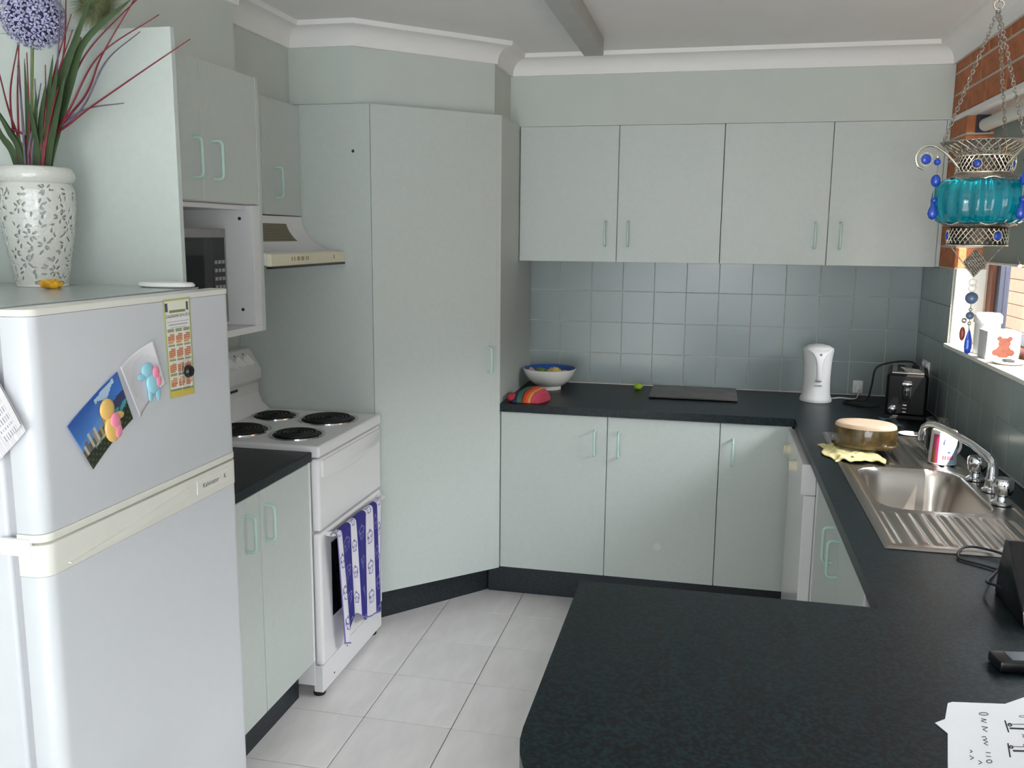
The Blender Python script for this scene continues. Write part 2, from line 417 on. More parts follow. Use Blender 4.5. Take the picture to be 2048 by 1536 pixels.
# ------------------------------------------------------------------ bulkheads above the cupboards
b1 = MB().prism([(XL, -2.353), (-2.42, -2.353), (-2.42, -1.69), (-2.557, -1.69), (-2.557, -1.041), (XL, -1.041)], ZU1+.004, ZCE)
struct(b1.build('wall_bulkhead_left', 'wall_paint'), 'stepped pale green bulkhead above the microwave cabinet')
b2 = MB().prism([(XL, -1.041), (-2.291, -1.041), (-1.846, -.596), (-1.846, .0035), (XL, .0035)], ZU1+.010, ZCE)
struct(b2.build('wall_bulkhead_corner', 'wall_paint'), 'angled pale green bulkhead above the corner pantry')
struct(MB().box(-1.846, .0, YU, .0035, ZU1+.001, ZCE).build('wall_bulkhead_back', 'wall_paint'), 'straight pale green bulkhead above the wall cupboards')
# cove cornice, one trim per straight run
path = [(XL, YR), (XL, -2.353), (-2.42, -2.353), (-2.42, -1.69), (-2.557, -1.69), (-2.557, -1.041), (-2.291, -1.041), (-1.846, -.596), (-1.846, YU), (0, YU), (0, YR)]
prof = [(0., ZC), (.012, ZC), (.014, ZC+.006)]+[(.014+.058*(1-math.cos(a)), ZC+.006+.058*math.sin(a)) for a in [PI/2*k/8 for k in range(1, 9)]]+[(.080, ZC+.066), (.083, ZCE), (0., ZCE)]
def cove(a, b, na, nb, idx):
    vs = []; 
    for (p, n) in ((a, na), (b, nb)):
        for d, z in prof: vs.append((p[0]+n[0]*d, p[1]+n[1]*d, z))
    k = len(prof); fs = [(i, (i+1) % k, k+(i+1) % k, k+i) for i in range(k)]+[tuple(range(k)), tuple(range(k, 2*k))]
    struct(MB().add(vs, fs).build('trim_%d' % idx, 'trim_white', smooth=30), 'white cove cornice run')
nr = []
for a, b in zip(path[:-1], path[1:]):
    d = Vector((b[0]-a[0], b[1]-a[1])).normalized(); nr.append(Vector((d.y, -d.x)))
vn = [nr[0]]
for i in range(1, len(path)-1):
    s_ = nr[i-1]+nr[i]; vn.append(s_/(s_.dot(nr[i])))
vn.append(nr[-1])
for i in range(len(path)-1): cove(path[i], path[i+1], vn[i], vn[i+1], i+1)
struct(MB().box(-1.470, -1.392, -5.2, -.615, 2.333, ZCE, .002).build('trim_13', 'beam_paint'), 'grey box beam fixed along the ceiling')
struct(MB().box(-.004, .112, WY1, YU-.004, WZ1-.014, WZ1+.004).build('trim_14', 'trim_white'), 'white lintel strip over the kitchen window')
struct(MB().box(-.014, .125, WY1+.004, WY0-.001, WZ0-.016, WZ0, .003).build('trim_15', 'sill_paint'), 'white painted sill of the kitchen window')
# ------------------------------------------------------------------ window with timber frame and panes
wf = MB()
wf.box(.125, .185, WY0-.060, WY0, WZ0, WZ1); wf.box(.125, .185, WY1, WY1+.06, WZ0, WZ1)
wf.box(.125, .185, WY1+.06, WY0-.06, WZ0, WZ0+.04); wf.box(.125, .185, WY1+.06, WY0-.06, WZ1-.05, WZ1)
wf = struct(wf.build('window_1', 'window_timber'), 'brown timber kitchen window above the sink')
s1 = MB(); ya, yb = WY0-.062, -1.56
s1.box(.138, .172, ya-.05, ya, WZ0+.042, WZ1-.052); s1.box(.138, .172, yb, yb+.05, WZ0+.042, WZ1-.052)
s1.box(.138, .172, yb+.05, ya-.05, WZ0+.042, WZ0+.075); s1.box(.138, .172, yb+.05, ya-.05, WZ1-.085, WZ1-.052)
s1.build('window_sash', 'window_metal', wf)
s2 = MB(); ya2, yb2 = yb-.002, WY1+.062
s2.box(.138, .172, ya2-.05, ya2, WZ0+.042, WZ1-.052); s2.box(.138, .172, yb2, yb2+.05, WZ0+.042, WZ1-.052)
s2.box(.138, .172, yb2+.05, ya2-.05, WZ0+.042, WZ0+.075); s2.box(.138, .172, yb2+.05, ya2-.05, WZ1-.085, WZ1-.052)
s2.build('window_sash', 'window_metal', wf)
MB().box(.152, .156, yb+.05, ya-.05, WZ0+.075, WZ1-.085).build('pane', 'window_glass', wf)
MB().box(.152, .156, yb2+.05, ya2-.05, WZ0+.075, WZ1-.085).build('pane', 'window_glass', wf)
# glass door frame in the rear wall
df = MB()
for x in (-2.25, -1.18, -.11): df.box(x, x+.06, YR-.06, YR-.01, 0, 2.10)
df.box(-2.25, -.05, YR-.06, YR-.01, 2.04, 2.10); df.box(-2.25, -.05, YR-.06, YR-.01, -.004, .03)
struct(df.build('door_1', 'window_metal'), 'aluminium framed glass door of the dining end')
df = MB()  # frame added around the fill lamp, out of view on solid wall
for y in (-6.29, -4.84): df.box(-.02, .002, y, y+.04, .86, 2.04)
df.box(-.02, .002, -6.25, -4.84, .86, .90); df.box(-.02, .002, -6.25, -4.84, 2.0, 2.04)
struct(df.build('fill_light_frame', 'window_metal'), 'added aluminium frame around the fill lamp at the dining end')
# outside: ground and a boarded wall
struct(MB().box(.25, 6., -9., 7., -.30, -.25).build('ground_outside', 'soil'), 'bare ground outside the window')
ow = struct(MB().box(2.03, 2.10, -5, 6, -.25, 2.35).build('wall_outside', 'window_timber'), 'sunlit boarded wall outside the window')
ob0 = None
for k in range(21):
    z = -.24+k*.123
    if ob0 is None: ob0 = MB().box(2.0, 2.03, -5, 6, z, z+.117, .003, 1).build('board', 'outside_board', ow)
    else: copy(ob0, (2.015, .5, z), ow)

# ================================================================== cabinets
def leaf(parent, x0, x1, y0, y1, z0, z1, name='door'): return bx(name, x0, x1, y0, y1, z0, z1, 'laminate', parent, .0018)
# wall cupboards above the back bench
def wall_cab(xa, xm, xb, label, filler=False):
    t = thing('wall_cabinet', ((xa+xb)/2, -.14, ZU0), label, 'cabinet', 'wall cupboards above the back bench')
    bx('body', xa+.001, xb-.001, YU+.018, .003, ZU0, ZU1, 'laminate', t, 0)
    d = leaf(t, xa+.0015, xm-.0015, YU, YU+.016, ZU0-.002, ZU1); d_handle(d, (xm-.052, YU, 1.628), (0, -1))
    d = leaf(t, xm+.0015, xb-.0015, YU, YU+.016, ZU0-.002, ZU1); d_handle(d, (xm+.050, YU, 1.628), (0, -1))
    if filler: bx('filler_strip', xb, -.0005, YU+.001, YU+.017, ZU0, ZU1, 'laminate', t, 0)
wall_cab(X0+.002, -1.3516, -.8981, 'double-door pale green wall cupboard beside the corner pantry')
wall_cab(-.8981, -.4526, -.0148, 'double-door pale green wall cupboard next to the brick wall', True)
# base cupboards under the back bench
t = thing('base_cabinet', (-1.333, -.32, ZK), 'double-door pale green base cupboard beside the corner pantry', 'cabinet')
bx('body', X0+.003, -.866, -.6184, .003, ZK, ZB-BT-.001, 'laminate', t, 0)
d = leaf(t, X0+.003, -1.3341, -.6364, -.6204, ZK, ZB-BT-.004); d_handle(d, (-1.385, -.6364, .743), (0, -1))
d = leaf(t, -1.3311, -.8659, -.6364, -.6204, ZK, ZB-BT-.004); d_handle(d, (-1.283, -.6364, .740), (0, -1))
pm('sticker_residue', (206, 210, 206), .6, noise=(200, .03))
rs = MB().lathe([(0, 0), (.0165, 0), (.0165, .0004), (0, .0004)], (0, 0, 0), 28)
rs.v = [(-1.1055+p[0], -.6365-p[2], .2995+p[1]) for p in rs.v]; rs.build('sticker_mark', 'sticker_residue', d)
t = thing('base_cabinet', (-.72, -.32, ZK), 'single-door pale green base cupboard in the corner by the dishwasher', 'cabinet')
bx('body', -.864, -.600, -.6184, .003, ZK, ZB-BT-.001, 'laminate', t, 0)
d = leaf(t, -.8629, -.5793, -.6364, -.6204, ZK, ZB-BT-.004); d_handle(d, (-.811, -.6364, .738), (0, -1))
tag(bx('kickboard', -1.870, -.552, -.562, -.546, 0, ZK-.003, 'kick_laminate', None, 0), 'dark kickboard under the back base cupboards', 'kickboard')
# corner pantry with diagonal door
t = thing('corner_pantry', (-2.30, -.50, 0), 'tall pale green corner pantry with an angled door', 'pantry')
A = Vector((PDX, PSY)); B = Vector((X0, YB)); dv = (B-A).normalized(); nv = Vector((dv.y, -dv.x)); Lp = (B-A).length
ZP = 2.105
MB().prism([(XL+.002, PSY+.017), (PDX-.016, PSY+.017), (PDX+.002, PSY+.026), (X0-.018, YB+.012), (X0-.018, .003), (XL+.002, .003)], ZK, ZP).build('body', 'white_melamine', t)
bx('side_panel', XL+.002, PDX, PSY, PSY+.016, 0, ZP, 'laminate', t, 0)
pr_ = [(X0, YB), (X0, -.0005), (X0-.016, -.0005), (X0-.016, YB-.016)]
MB().prism(pr_, ZK, ZP).build('side_panel', 'laminate', t)
def dq(s, off): p = A+dv*s+nv*off; return (p.x, p.y)
MB().prism([dq(.004, .002), dq(Lp-.020, .002), dq(Lp-.020, -.015), dq(.004, -.015)], ZK, ZP, 'z', .0015).build('door', 'laminate', t)
dr = [c for c in t.children if c.name.startswith('door')][0]
p = dq(Lp-.060, .002); d_handle(dr, (p[0], p[1], 1.090), (nv.x, nv.y))
MB().lathe([(0, 0), (.006, 0), (.006, .001), (0, .001)], (0, 0, 0), 12).build('screw_hole', 'screw_dark', t, base=(0, 0, 0))
sh = [c for c in t.children if c.name.startswith('screw_hole')][0]; sh.rotation_euler = (PI/2, 0, 0); sh.location = Vector((-2.290, PSY+.0002, 1.93))-WL[t.name]
K0 = A-nv*.078-dv*.06; 
kk = MB().prism([(A.x-nv.x*.075+dv.x*.001, A.y-nv.y*.075+dv.y*.001), (-1.872, -.548), (-1.872, -.53), (A.x-nv.x*.095+dv.x*.001, A.y-nv.y*.095+dv.y*.001)], 0, ZK-.002)
tag(kk.build('kickboard', 'kick_laminate'), 'dark kickboard running diagonally under the pantry door', 'kickboard')
# tall end panel between fridge and cooker side
EPY = -2.37
tag(bx('end_panel', XL+.002, -2.205, EPY, EPY+.017, 0, 2.0985, 'laminate', None, .001), 'tall pale green end panel beside the fridge', 'panel')
# microwave cabinet on the left wall
t = thing('microwave_cabinet', (-2.58, -2.01, 1.30), 'pale green wall cabinet with an open white microwave niche', 'cabinet')
ya, yb = EPY+.019, -1.6644; XM = -2.358; NZ0, NZ1 = 1.321, 1.703
bx('side_panel', XL+.002, XM, yb-.020, yb, 1.3006, ZU1, 'laminate', t, .001)
bx('body', XL+.002, XM-.018, ya, yb-.021, NZ1+.002, ZU1, 'white_melamine', t, 0)
bx('niche_floor', XL+.002, XM-.002, ya, yb-.021, 1.3006, NZ0, 'white_melamine', t, .001)
bx('niche_side', XL+.022, XM-.002, yb-.062, yb-.021, NZ0+.0005, NZ1, 'white_melamine', t, .001)
bx('niche_back', XL+.002, XL+.020, ya, yb-.021, NZ0+.0005, NZ1, 'white_melamine', t, 0)
bx('niche_top', XL+.022, XM-.02, ya, yb-.063, NZ1-.014, NZ1, 'white_melamine', t, 0)
for z in (1.662, 1.372):
    s_ = MB().lathe([(0, 0), (.0055, 0), (.0055, .0012), (0, .0012)], (0, 0, 0), 12).build('screw', 'screw_dark', t, base=(0, 0, 0))
    s_.rotation_euler = (PI/2, 0, 0); s_.location = Vector((-2.405, yb-.0625, z))-WL[t.name]
d = leaf(t, XM-.016, XM, ya+.001, -2.0055, NZ1+.004, ZU1); d_handle(d, (XM, -2.052, 1.825), (1, 0))
d = leaf(t, XM-.016, XM, -2.0025, yb-.0215, NZ1+.004, ZU1); d_handle(d, (XM, -1.944, 1.825), (1, 0))
# cupboard above the rangehood
XH = -2.510
t = thing('hood_cabinet', (-2.65, -1.36, 1.685), 'pale green double-door cupboard above the rangehood', 'cabinet')
bx('body', XL+.002, XH-.018, yb+.002, PSY-.002, 1.686, ZU1, 'laminate', t, 0)
d = leaf(t, XH-.016, XH, yb+.003, -1.3635, 1.684, ZU1); d_handle(d, (XH, -1.452, 1.801), (1, 0))
d = leaf(t, XH-.016, XH, -1.3605, PSY-.003, 1.684, ZU1); d_handle(d, (XH, -1.268, 1.801), (1, 0))
# left base cupboard, its bench and kickboard
t = thing('base_cabinet', (-2.50, -2.0, ZK), 'double-door pale green base cupboard between fridge and cooker', 'cabinet')
XB = -2.2153
bx('body', XL+.002, XB-.018, ya+.001, yb-.002, ZK, ZB-BT-.001, 'white_melamine', t, 0)
d = leaf(t, XB-.016, XB, ya+.001, -2.0165, ZK, ZB-BT-.004); d_handle(d, (XB, -2.098, .752), (1, 0))
d = leaf(t, XB-.016, XB, -2.0135, yb-.018, ZK, ZB-BT-.004); d_handle(d, (XB, -1.980, .750), (1, 0))
bx('side_panel', XL+.002, XB-.001, yb-.016, yb-.0005, ZK, ZB-BT-.002, 'white_melamine', t, 0)
tag(bx('benchtop', XL+.002, -2.2095, ya+.001, yb+.002, ZB-BT, ZB, 'bench_laminate', None, .003), 'short dark speckled benchtop between fridge and cooker', 'benchtop')
tag(bx('kickboard', -2.299, -2.283, ya+.001, yb-.002, 0, ZK-.003, 'kick_laminate', None, 0), 'dark kickboard under the cupboard beside the cooker', 'kickboard')
# sink cupboard and peninsula cupboard
XS = -.540
t = thing('base_cabinet', (-.28, -1.75, ZK), 'double-door pale green base cupboard under the sink', 'cabinet')
bx('body', XS+.018, -.012, -2.232, -1.262, ZK, .735, 'laminate', t, 0)
bx('rail', XS+.018, XS+.036, -2.232, -1.262, .7355, ZB-BT-.002, 'laminate', t, 0)
d = leaf(t, XS, XS+.016, -1.7485, -1.262, ZK, ZB-BT-.004); d_handle(d, (XS, -1.690, .722), (-1, 0))
d = leaf(t, XS, XS+.016, -2.230, -1.7515, ZK, ZB-BT-.004); d_handle(d, (XS, -1.795, .716), (-1, 0))
bx('side_panel', XS-.002, -.012, -2.250, -2.2335, ZK, ZB-BT-.002, 'white_melamine', t, 0)
tag(bx('kickboard', -.482, -.466, -2.60, -1.262, 0, ZK-.003, 'kick_laminate', None, 0), 'dark kickboard under the sink cupboard', 'kickboard')
t = thing('peninsula_cabinet', (-.58, -2.85, 0), 'pale green cabinet carrying the dark peninsula bench', 'cabinet')
bx('body', -1.105, -.012, -3.08, -2.612, ZK, ZB-BT-.002, 'laminate', t, .001)
bx('plinth', -1.06, -.012, -3.04, -2.66, 0, ZK-.001, 'kick_laminate', t, 0)
for k in range(2):
    d = leaf(t, -1.10+k*.26, -.842+k*.26, -2.6110, -2.5950, ZK+.001, ZB-BT-.004); d_handle(d, (-.87+k*.05, -2.595, .74), (0, 1))
# main benchtop: back run, window run with sink cut-out, peninsula with a rounded corner
bt = MB()
xs = [X0+.0005, XRF, -.470, -.105, -.0005]; ys = [-.0005, YB, -1.385, -1.880, -2.5674]
cells = [(0, 0), (1, 0), (2, 0), (3, 0), (1, 1), (2, 1), (3, 1), (1, 2), (3, 2), (1, 3), (2, 3), (3, 3)]
def qf(a, b, c, d_): bt.add([a, b, c, d_], [(0, 1, 2, 3)])
z0, z1 = ZB-BT, ZB
for i, j in cells:
    a, b, c, d_ = xs[i], xs[i+1], ys[j+1], ys[j]
    qf((a, c, z1), (b, c, z1), (b, d_, z1), (a, d_, z1)); qf((a, c, z0), (a, d_, z0), (b, d_, z0), (b, c, z0))
    if (i-1, j) not in cells: qf((a, c, z0), (a, c, z1), (a, d_, z1), (a, d_, z0))
    if (i+1, j) not in cells: qf((b, c, z0), (b, d_, z0), (b, d_, z1), (b, c, z1))
    if (i, j-1) not in cells: qf((a, d_, z0), (a, d_, z1), (b, d_, z1), (b, d_, z0))
    if (i, j+1) not in cells and j < 3: qf((a, c, z0), (b, c, z0), (b, c, z1), (a, c, z1))
PX, PYF, PYN, PRr = -1.1707, -2.5674, -3.40, .24
pen = [(-.0005, PYF), (-.0005, PYN)]+[(PX+PRr-PRr*math.sin(a), PYN+PRr-PRr*math.cos(a)) for a in [PI/2*k/12 for k in range(13)]]+[(PX, PYF)]
bt.prism(pen, z0, z1)
tag(bt.build('benchtop', 'bench_laminate', recalc=False), 'long dark speckled benchtop with sink and peninsula', 'benchtop')

# ================================================================== appliances
def xf(mb, M):
    mb.v = [tuple(M @ Vector(p)) for p in mb.v]; return mb
def frame(o, ex, ey, ez):
    ex, ey, ez = Vector(ex), Vector(ey), Vector(ez)
    return Matrix(((ex.x, ey.x, ez.x, o[0]), (ex.y, ey.y, ez.y, o[1]), (ex.z, ey.z, ez.z, o[2]), (0, 0, 0, 1)))
def along(a, d, up=(0, 0, 1)):
    """frame whose local z runs along d"""
    z = Vector(d).normalized(); x = Vector(up).cross(z)
    if x.length < 1e-4: x = Vector((1, 0, 0))
    x.normalize(); y = z.cross(x); return frame(a, x, y, z)
# ---- upright cooker
SX, SY0, SY1, ST = -2.190, -1.656, -1.078, .912
t = thing('cooker', (-2.49, -1.367, 0), 'white upright electric cooker with four black coil hotplates', 'cooker')
bx('body', -2.785, SX-.034, SY0+.002, SY1-.002, .045, .868, 'enamel_white', t, .002)
hob = bx('hob', -2.787, SX+.004, SY0, SY1, .870, ST, 'enamel_white', t, .010)
for (x, y, r) in ((-2.569, -1.224, .080), (-2.344, -1.226, .102), (-2.340, -1.502, .086), (-2.572, -1.492, .102)):
    bw = MB().lathe([(r+.014, -.001), (r+.013, .004), (r+.006, .0045), (r+.001, .001), (r*.6, .0008), (0, .0006)], (x, y, ST), 40).build('drip_bowl', 'chrome', t, smooth=40)
    MB().lathe([(r, .0012), (r*.5, .0012), (.0, .0012), (0, .0022), (r, .0022)], (x, y, ST), 32).build('hotplate_base', 'coil_black', bw)
    pts = []; n = int(r/.0165)
    for k in range(n*26+1):
        a = 2*PI*k/26; rr = .014+(r-.020)*k/(n*26); pts.append((x+rr*math.cos(a), y+rr*math.sin(a), ST+.0065))
    MB().tube(pts, .0047, 6).build('coil', 'coil_black', bw, smooth=50)
gp = bx('grill_door', SX-.032, SX, SY0+.001, SY1-.001, .612, .866, 'enamel_white', t, .009)
lip = [(SY0+.022, .858), (SY0+.022, .800)]+[(SY0+.022+(SY1-SY0-.044)*k/14, .800-.026*math.sin(PI*k/14)+.010*k/14) for k in range(1, 15)]+[(SY1-.022, .858)]
MB().prism(lip, SX-.004, SX+.007, 'x', .002).build('pull_lip', 'enamel_white', gp, smooth=40)
od = bx('oven_door', SX-.032, SX, SY0+.001, SY1-.001, .124, .604, 'enamel_white', t, .009)
bx('oven_window', SX-.003, SX+.0016, SY0+.085, SY1-.060, .275, .548, 'dark_glass', od, .001)
hb = MB().tube([(SX-.003, SY0+.055, .590), (SX+.022, SY0+.055, .590), (SX+.034, SY0+.066, .590), (SX+.034, SY1-.066, .590), (SX+.022, SY1-.055, .590), (SX-.003, SY1-.055, .590)], .009, 12)
hb.build('handle', 'enamel_white', od, smooth=50)
pl = bx('plinth', SX-.040, SX-.006, SY0+.003, SY1-.003, .022, .119, 'enamel_white', t, .002)
for (y, z) in ((SY0+.10, .050), (SY0+.22, .098)):
    s_ = MB().lathe([(0, 0), (.0035, 0), (.0035, .0012), (0, .0012)], (0, 0, 0), 10); xf(s_, along((SX-.0062, y, z), (1, 0, 0))); s_.build('screw', 'screw_dark', pl)
for y in (SY0+.035, SY1-.045):
    for x in (SX-.035, -2.72):
        MB().lathe([(.0, 0), (.020, 0), (.022, .006), (.018, .020), (.010, .046), (0, .046)], (x, y, 0), 20).build('foot', 'black_rubber', t, smooth=40)
bgp = [(-2.788, ST+.0005), (-2.655, ST+.0005), (-2.690, ST+.030), (-2.704, ST+.070), (-2.704, ST+.110), (-2.690, ST+.128), (-2.688, ST+.165), (-2.738, ST+.245), (-2.750, ST+.250), (-2.788, ST+.250)]
bg_ = MB().prism(bgp, SY0+.002, SY1-.016, 'y', .003).build('control_panel', 'enamel_white', t, smooth=40)
bx('vent_slot', -2.7050, -2.7022, SY0+.06, -1.262, ST+.096, ST+.106, 'black_plastic', bg_, 0)
ns = Vector((.848, 0, .53)).normalized(); nt_ = Vector((-.53, 0, .848))
for k, y in enumerate((-1.170, -1.236, -1.302, -1.368, -1.434)):
    o = Vector((-2.710, y, ST+.203)); kn = MB()
    kn.lathe([(.0, -.002), (.019, -.002), (.018, .006), (.0, .006)], (0, 0, 0), 20); kn.box(-.0075, .0075, -.024, .024, .004, .020, .003)
    ang = .45; ex = Vector((0, math.cos(ang), 0))+nt_*math.sin(ang); ey = -Vector((0, math.sin(ang), 0))+nt_*math.cos(ang)
    xf(kn, frame(o, ex, ey, ns)); kn.build('knob', 'white_plastic', bg_, smooth=40)
    dm = MB().box(-.0025, .0025, -.004, .004, 0, .0008); xf(dm, frame(o+nt_*.032+ns*.0004, (0, 1, 0), nt_, ns)); dm.build('dial_mark', 'ink_black', bg_)
# ---- tea towel over the oven handle
def cup(u, v):
    """line-drawn cupcake in a unit cell; returns shade weight"""
    x = (u-.5)*2; y = (v-.5)*2
    if abs(x) > .9 or abs(y) > .9: return 0
    e = abs(math.hypot(x/.62, (y+.22)/.40)-1)      # icing outline
    if y < .05 and e < .13: return 1
    if y > -.05 and abs(abs(x)-(.56-.22*(y))) < .07 and y < .62: return 1
    if abs(y-.62) < .05 and abs(x) < .42: return 1
    if abs(y-.02+.10*math.sin(x*9)) < .06 and abs(x) < .6: return 1
    if math.hypot(x, y+.66) < .16: return 1
    if .05 < y < .6 and abs((x*3.2) % 1-.5) < .09 and abs(x) < .45: return .5
    return 0
BLUE = lin((44, 42, 128)); WHT = lin((226, 222, 232)); LBL = lin((120, 116, 176))
def towel_col(u, v):
    eb = (0, .085, .275, .395, .615, .775, .880, 1.001); band = 0
    while u >= eb[band+1]: band += 1
    fu = (u-eb[band])/(eb[band+1]-eb[band])
    dark = band in (1, 3, 5); cell = v*3.9+(.45 if band % 2 else .1); fv = min(1, (cell-math.floor(cell))*1.55)
    if v > .985 or u < .012 or u > .988: return LBL
    c = cup(fu, fv) if band not in (0,) else cup(fu*.8, fv)
    base, line = (BLUE, LBL) if dark else (WHT, lin((104, 98, 158)))
    return tuple(base[i]*(1-c)+line[i]*c for i in range(3))
def towel_P(u, v):
    yt = -1.622+(.424)*u
    lowz = .165+.055*math.exp(-((u-.30)/.14)**2)-.050*max(0, u-.4)-.03*math.exp(-((u-.12)/.07)**2)
    yb_ = (-1.545+.39*u) if u > .1 else (-1.555+.49*u)
    zt = .600; L1 = .10
    if v < L1:
        a = (1-v/L1)*PI*.95; x = SX+.034+.0115*math.sin(PI/2-a+0)*1.0; z = .590+.0115*math.cos(PI/2-a) if False else 0
        x = SX+.034+.0125*math.cos(a); z = .590+.0125*math.sin(a)
        y = yt
    else:
        w = (v-L1)/(1-L1); y = yt+(yb_-yt)*w; z = .590+(lowz-.590)*w
        x = SX+.0465+.010*math.sin(u*17+.6)*w**.7+.006*math.sin(u*31)*w-.016*w
    return (x, y, z)
tw = MB().grid(112, 150, towel_P, towel_col).build('tea_towel', 'print_cloth', smooth=60, recalc=False)
md = tw.modifiers.new('thick', 'SOLIDIFY'); md.thickness = .0022; md.offset = 0
tag(tw, 'white and navy striped tea towel with cupcake print on the oven door', 'towel')
# ---- rangehood
t = thing('rangehood', (-2.55, -1.36, 1.508), 'white slide-front rangehood with cream control strip above the cooker', 'rangehood')
hp = [(XL+.004, 1.512), (-2.352, 1.512), (-2.352, 1.550)]+[(-2.510+.158*(1-math.sin(a)), 1.680-.128*math.cos(a)) for a in [PI/2*k/10 for k in range(0, 11)]]+[(XL+.004, 1.680)]
MB().prism(hp, yb+.004, PSY-.003, 'y').build('canopy', 'white_melamine', t, smooth=30)
ln = bx('control_strip', -2.352, -2.334, yb+.004, PSY-.003, 1.508, 1.549, 'cream_plastic', t, .002)
bx('lower_edge', -2.352, -2.331, yb+.004, PSY-.003, 1.5005, 1.5078, 'black_plastic', t, 0)
for k, y in enumerate((-1.512, -1.492, -1.462, -1.430, -1.400, -1.384, -1.160)):
    w = .020 if 2 <= k <= 3 else .006
    bx('button', -2.3345, -2.3325, y-w/2, y+w/2, 1.524, 1.538, 'button_tan', ln, 0)
def hood_x(z): return -2.510+.158*(1-math.sqrt(max(0, 1-((1.680-z)/.128)**2)))
gz = [1.588+.064*k/12 for k in range(13)]
gpl = [(hood_x(z)+.0008, z) for z in gz]+[(hood_x(z)-.004, z) for z in gz[::-1]]
gr = MB().prism(gpl, yb+.010, -1.205, 'y').build('vent_grille', 'grille_dark', t)
for k in range(11):
    z = 1.590+k*.0056; x = hood_x(z)
    MB().prism([(x-.001, z), (x+.0030, z), (hood_x(z+.0026)+.0030, z+.0026), (x-.001, z+.0026)], yb+.011, -1.206, 'y').build('slat', 'slat_tan', gr)
# ---- microwave in the niche
t = thing('microwave', (-2.60, -1.97, NZ0), 'silver-framed microwave with black door and keypad in the white niche', 'microwave')
MX, MY0, MY1, MZ0, MZ1 = -2.450, -2.205, -1.733, NZ0+.001, 1.630
bx('case', -2.76, MX-.02, MY0, MY1, MZ0+.010, MZ1, 'silver_paint', t, .003)
fr = MB().box(MX-.02, MX-.003, MY0, MY1, MZ0+.010, MZ1, .002); fr.build('front_frame', 'silver_paint', t, smooth=30)
bx('door_glass', MX-.003, MX+.001, MY0+.015, MY1-.090, MZ0+.03, MZ1-.028, 'dark_glass', t, .001)
kp = bx('keypad', MX-.003, MX+.0008, MY1-.088, MY1-.016, MZ0+.03, MZ1-.028, 'dark_glass', t, .001)
for r_ in range(5):
    for c_ in range(3):
        y = MY1-.078+c_*.021; z = MZ1-.110-r_*.026
        bx('key', MX+.0006, MX+.0018, y, y+.015, z, z+.011, 'key_grey', kp, 0)
for y in (MY0+.03, MY1-.03): MB().box(-2.70, -2.66, y-.01, y+.01, MZ0-.0005, MZ0+.011).build('foot', 'black_rubber', t)
for y in (MY0+.03, MY1-.03): MB().box(-2.52, -2.48, y-.01, y+.01, MZ0-.0005, MZ0+.011).build('foot', 'black_rubber', t)
# ---- fridge
FX, FY0, FY1, FT, FS = -2.061, -3.064, -2.397, 1.487, 1.066
t = thing('fridge', (-2.42, -2.73, 0), 'white two-door fridge freezer with papers stuck on its doors', 'fridge')
bx('body', -2.762, -2.138, FY0+.004, FY1-.002, .025, FT-.003, 'fridge_white', t, .008)
bx('top_panel', -2.758, -2.142, FY0+.010, FY1-.006, FT-.0035, FT-.0005, 'fridge_top', t, .001)
bx('gasket', -2.138, -2.117, FY0+.012, FY1-.010, .06, FT-.022, 'fridge_grey', t, 0)
def fdoor(z0, z1, off=0., mat='fridge_white', nm='door', par=None, rr=.028, b=.002):
    x1, x0, a, c = FX+off, -2.117, FY0-off, FY1+off
    pts = [(x0, a)]+[(x1-rr+rr*math.sin(q), a+rr-rr*math.cos(q)) for q in [PI/2*k/8 for k in range(9)]]+[(x1-rr+rr*math.cos(q), c-rr+rr*math.sin(q)) for q in [PI/2*k/8 for k in range(9)]]+[(x0, c)]
    return MB().prism(pts, z0, z1, 'z', b).build(nm, mat, par or t, smooth=35)
ud = fdoor(FS+.018, FT-.0145)
fdoor(FT-.0140, FT-.002, .001, 'fridge_trim', 'top_trim', ud, .028, .001)
fdoor(FS+.003, FS+.0175, .001, 'fridge_trim', 'bottom_trim', ud, .028, .001)
ldr = fdoor(.085, FS-.062)
lt = fdoor(FS-.0615, FS-.002, .001, 'fridge_trim', 'handle_trim', ldr, .028, .0015)
# scooped finger grip along the top of the lower door
yA, yB_ = FY0+.055, FY0+.44
sc = [(yA+(yB_-yA)*k/16, FS-.050+.034*(k/16)**1.2) for k in range(17)]+[(yA+(yB_-yA)*k/16, FS-.052+.018*(k/16)**2.2) for k in range(16, -1, -1)]
MB().prism(sc, FX-.002, FX+.007, 'x').build('finger_grip', 'fridge_trim', lt, smooth=40)
bd = bx('badge', FX-.002, FX+.0022, FY1-.185, FY1-.045, FS-.046, FS-.012, 'fridge_trim', lt, .001)
MB().text('Kelvinator', .0165, lambda a, b: (FX+.0026, FY1-.128+a, FS-.030+b)).build('lettering', 'ink_black', bd)
MB().text('K', .017, lambda a, b: (FX+.0026, FY1-.066+a, FS-.030+b)).build('lettering', 'screw_dark', bd)
MB().box(-2.150, -2.088, FY0-.006, FY0+.004, FS-.022, FS+.010, .002).build('hinge', 'white_plastic', t, smooth=30)
bx('toe_grille', -2.12, -2.10, FY0+.01, FY1-.01, .02, .08, 'fridge_grey', t, 0)
for y in (FY0+.06, FY1-.06):
    for x in (-2.16, -2.70): MB().lathe([(0, 0), (.02, 0), (.02, .026), (0, .026)], (x, y, 0), 16).build('foot', 'black_rubber', t)
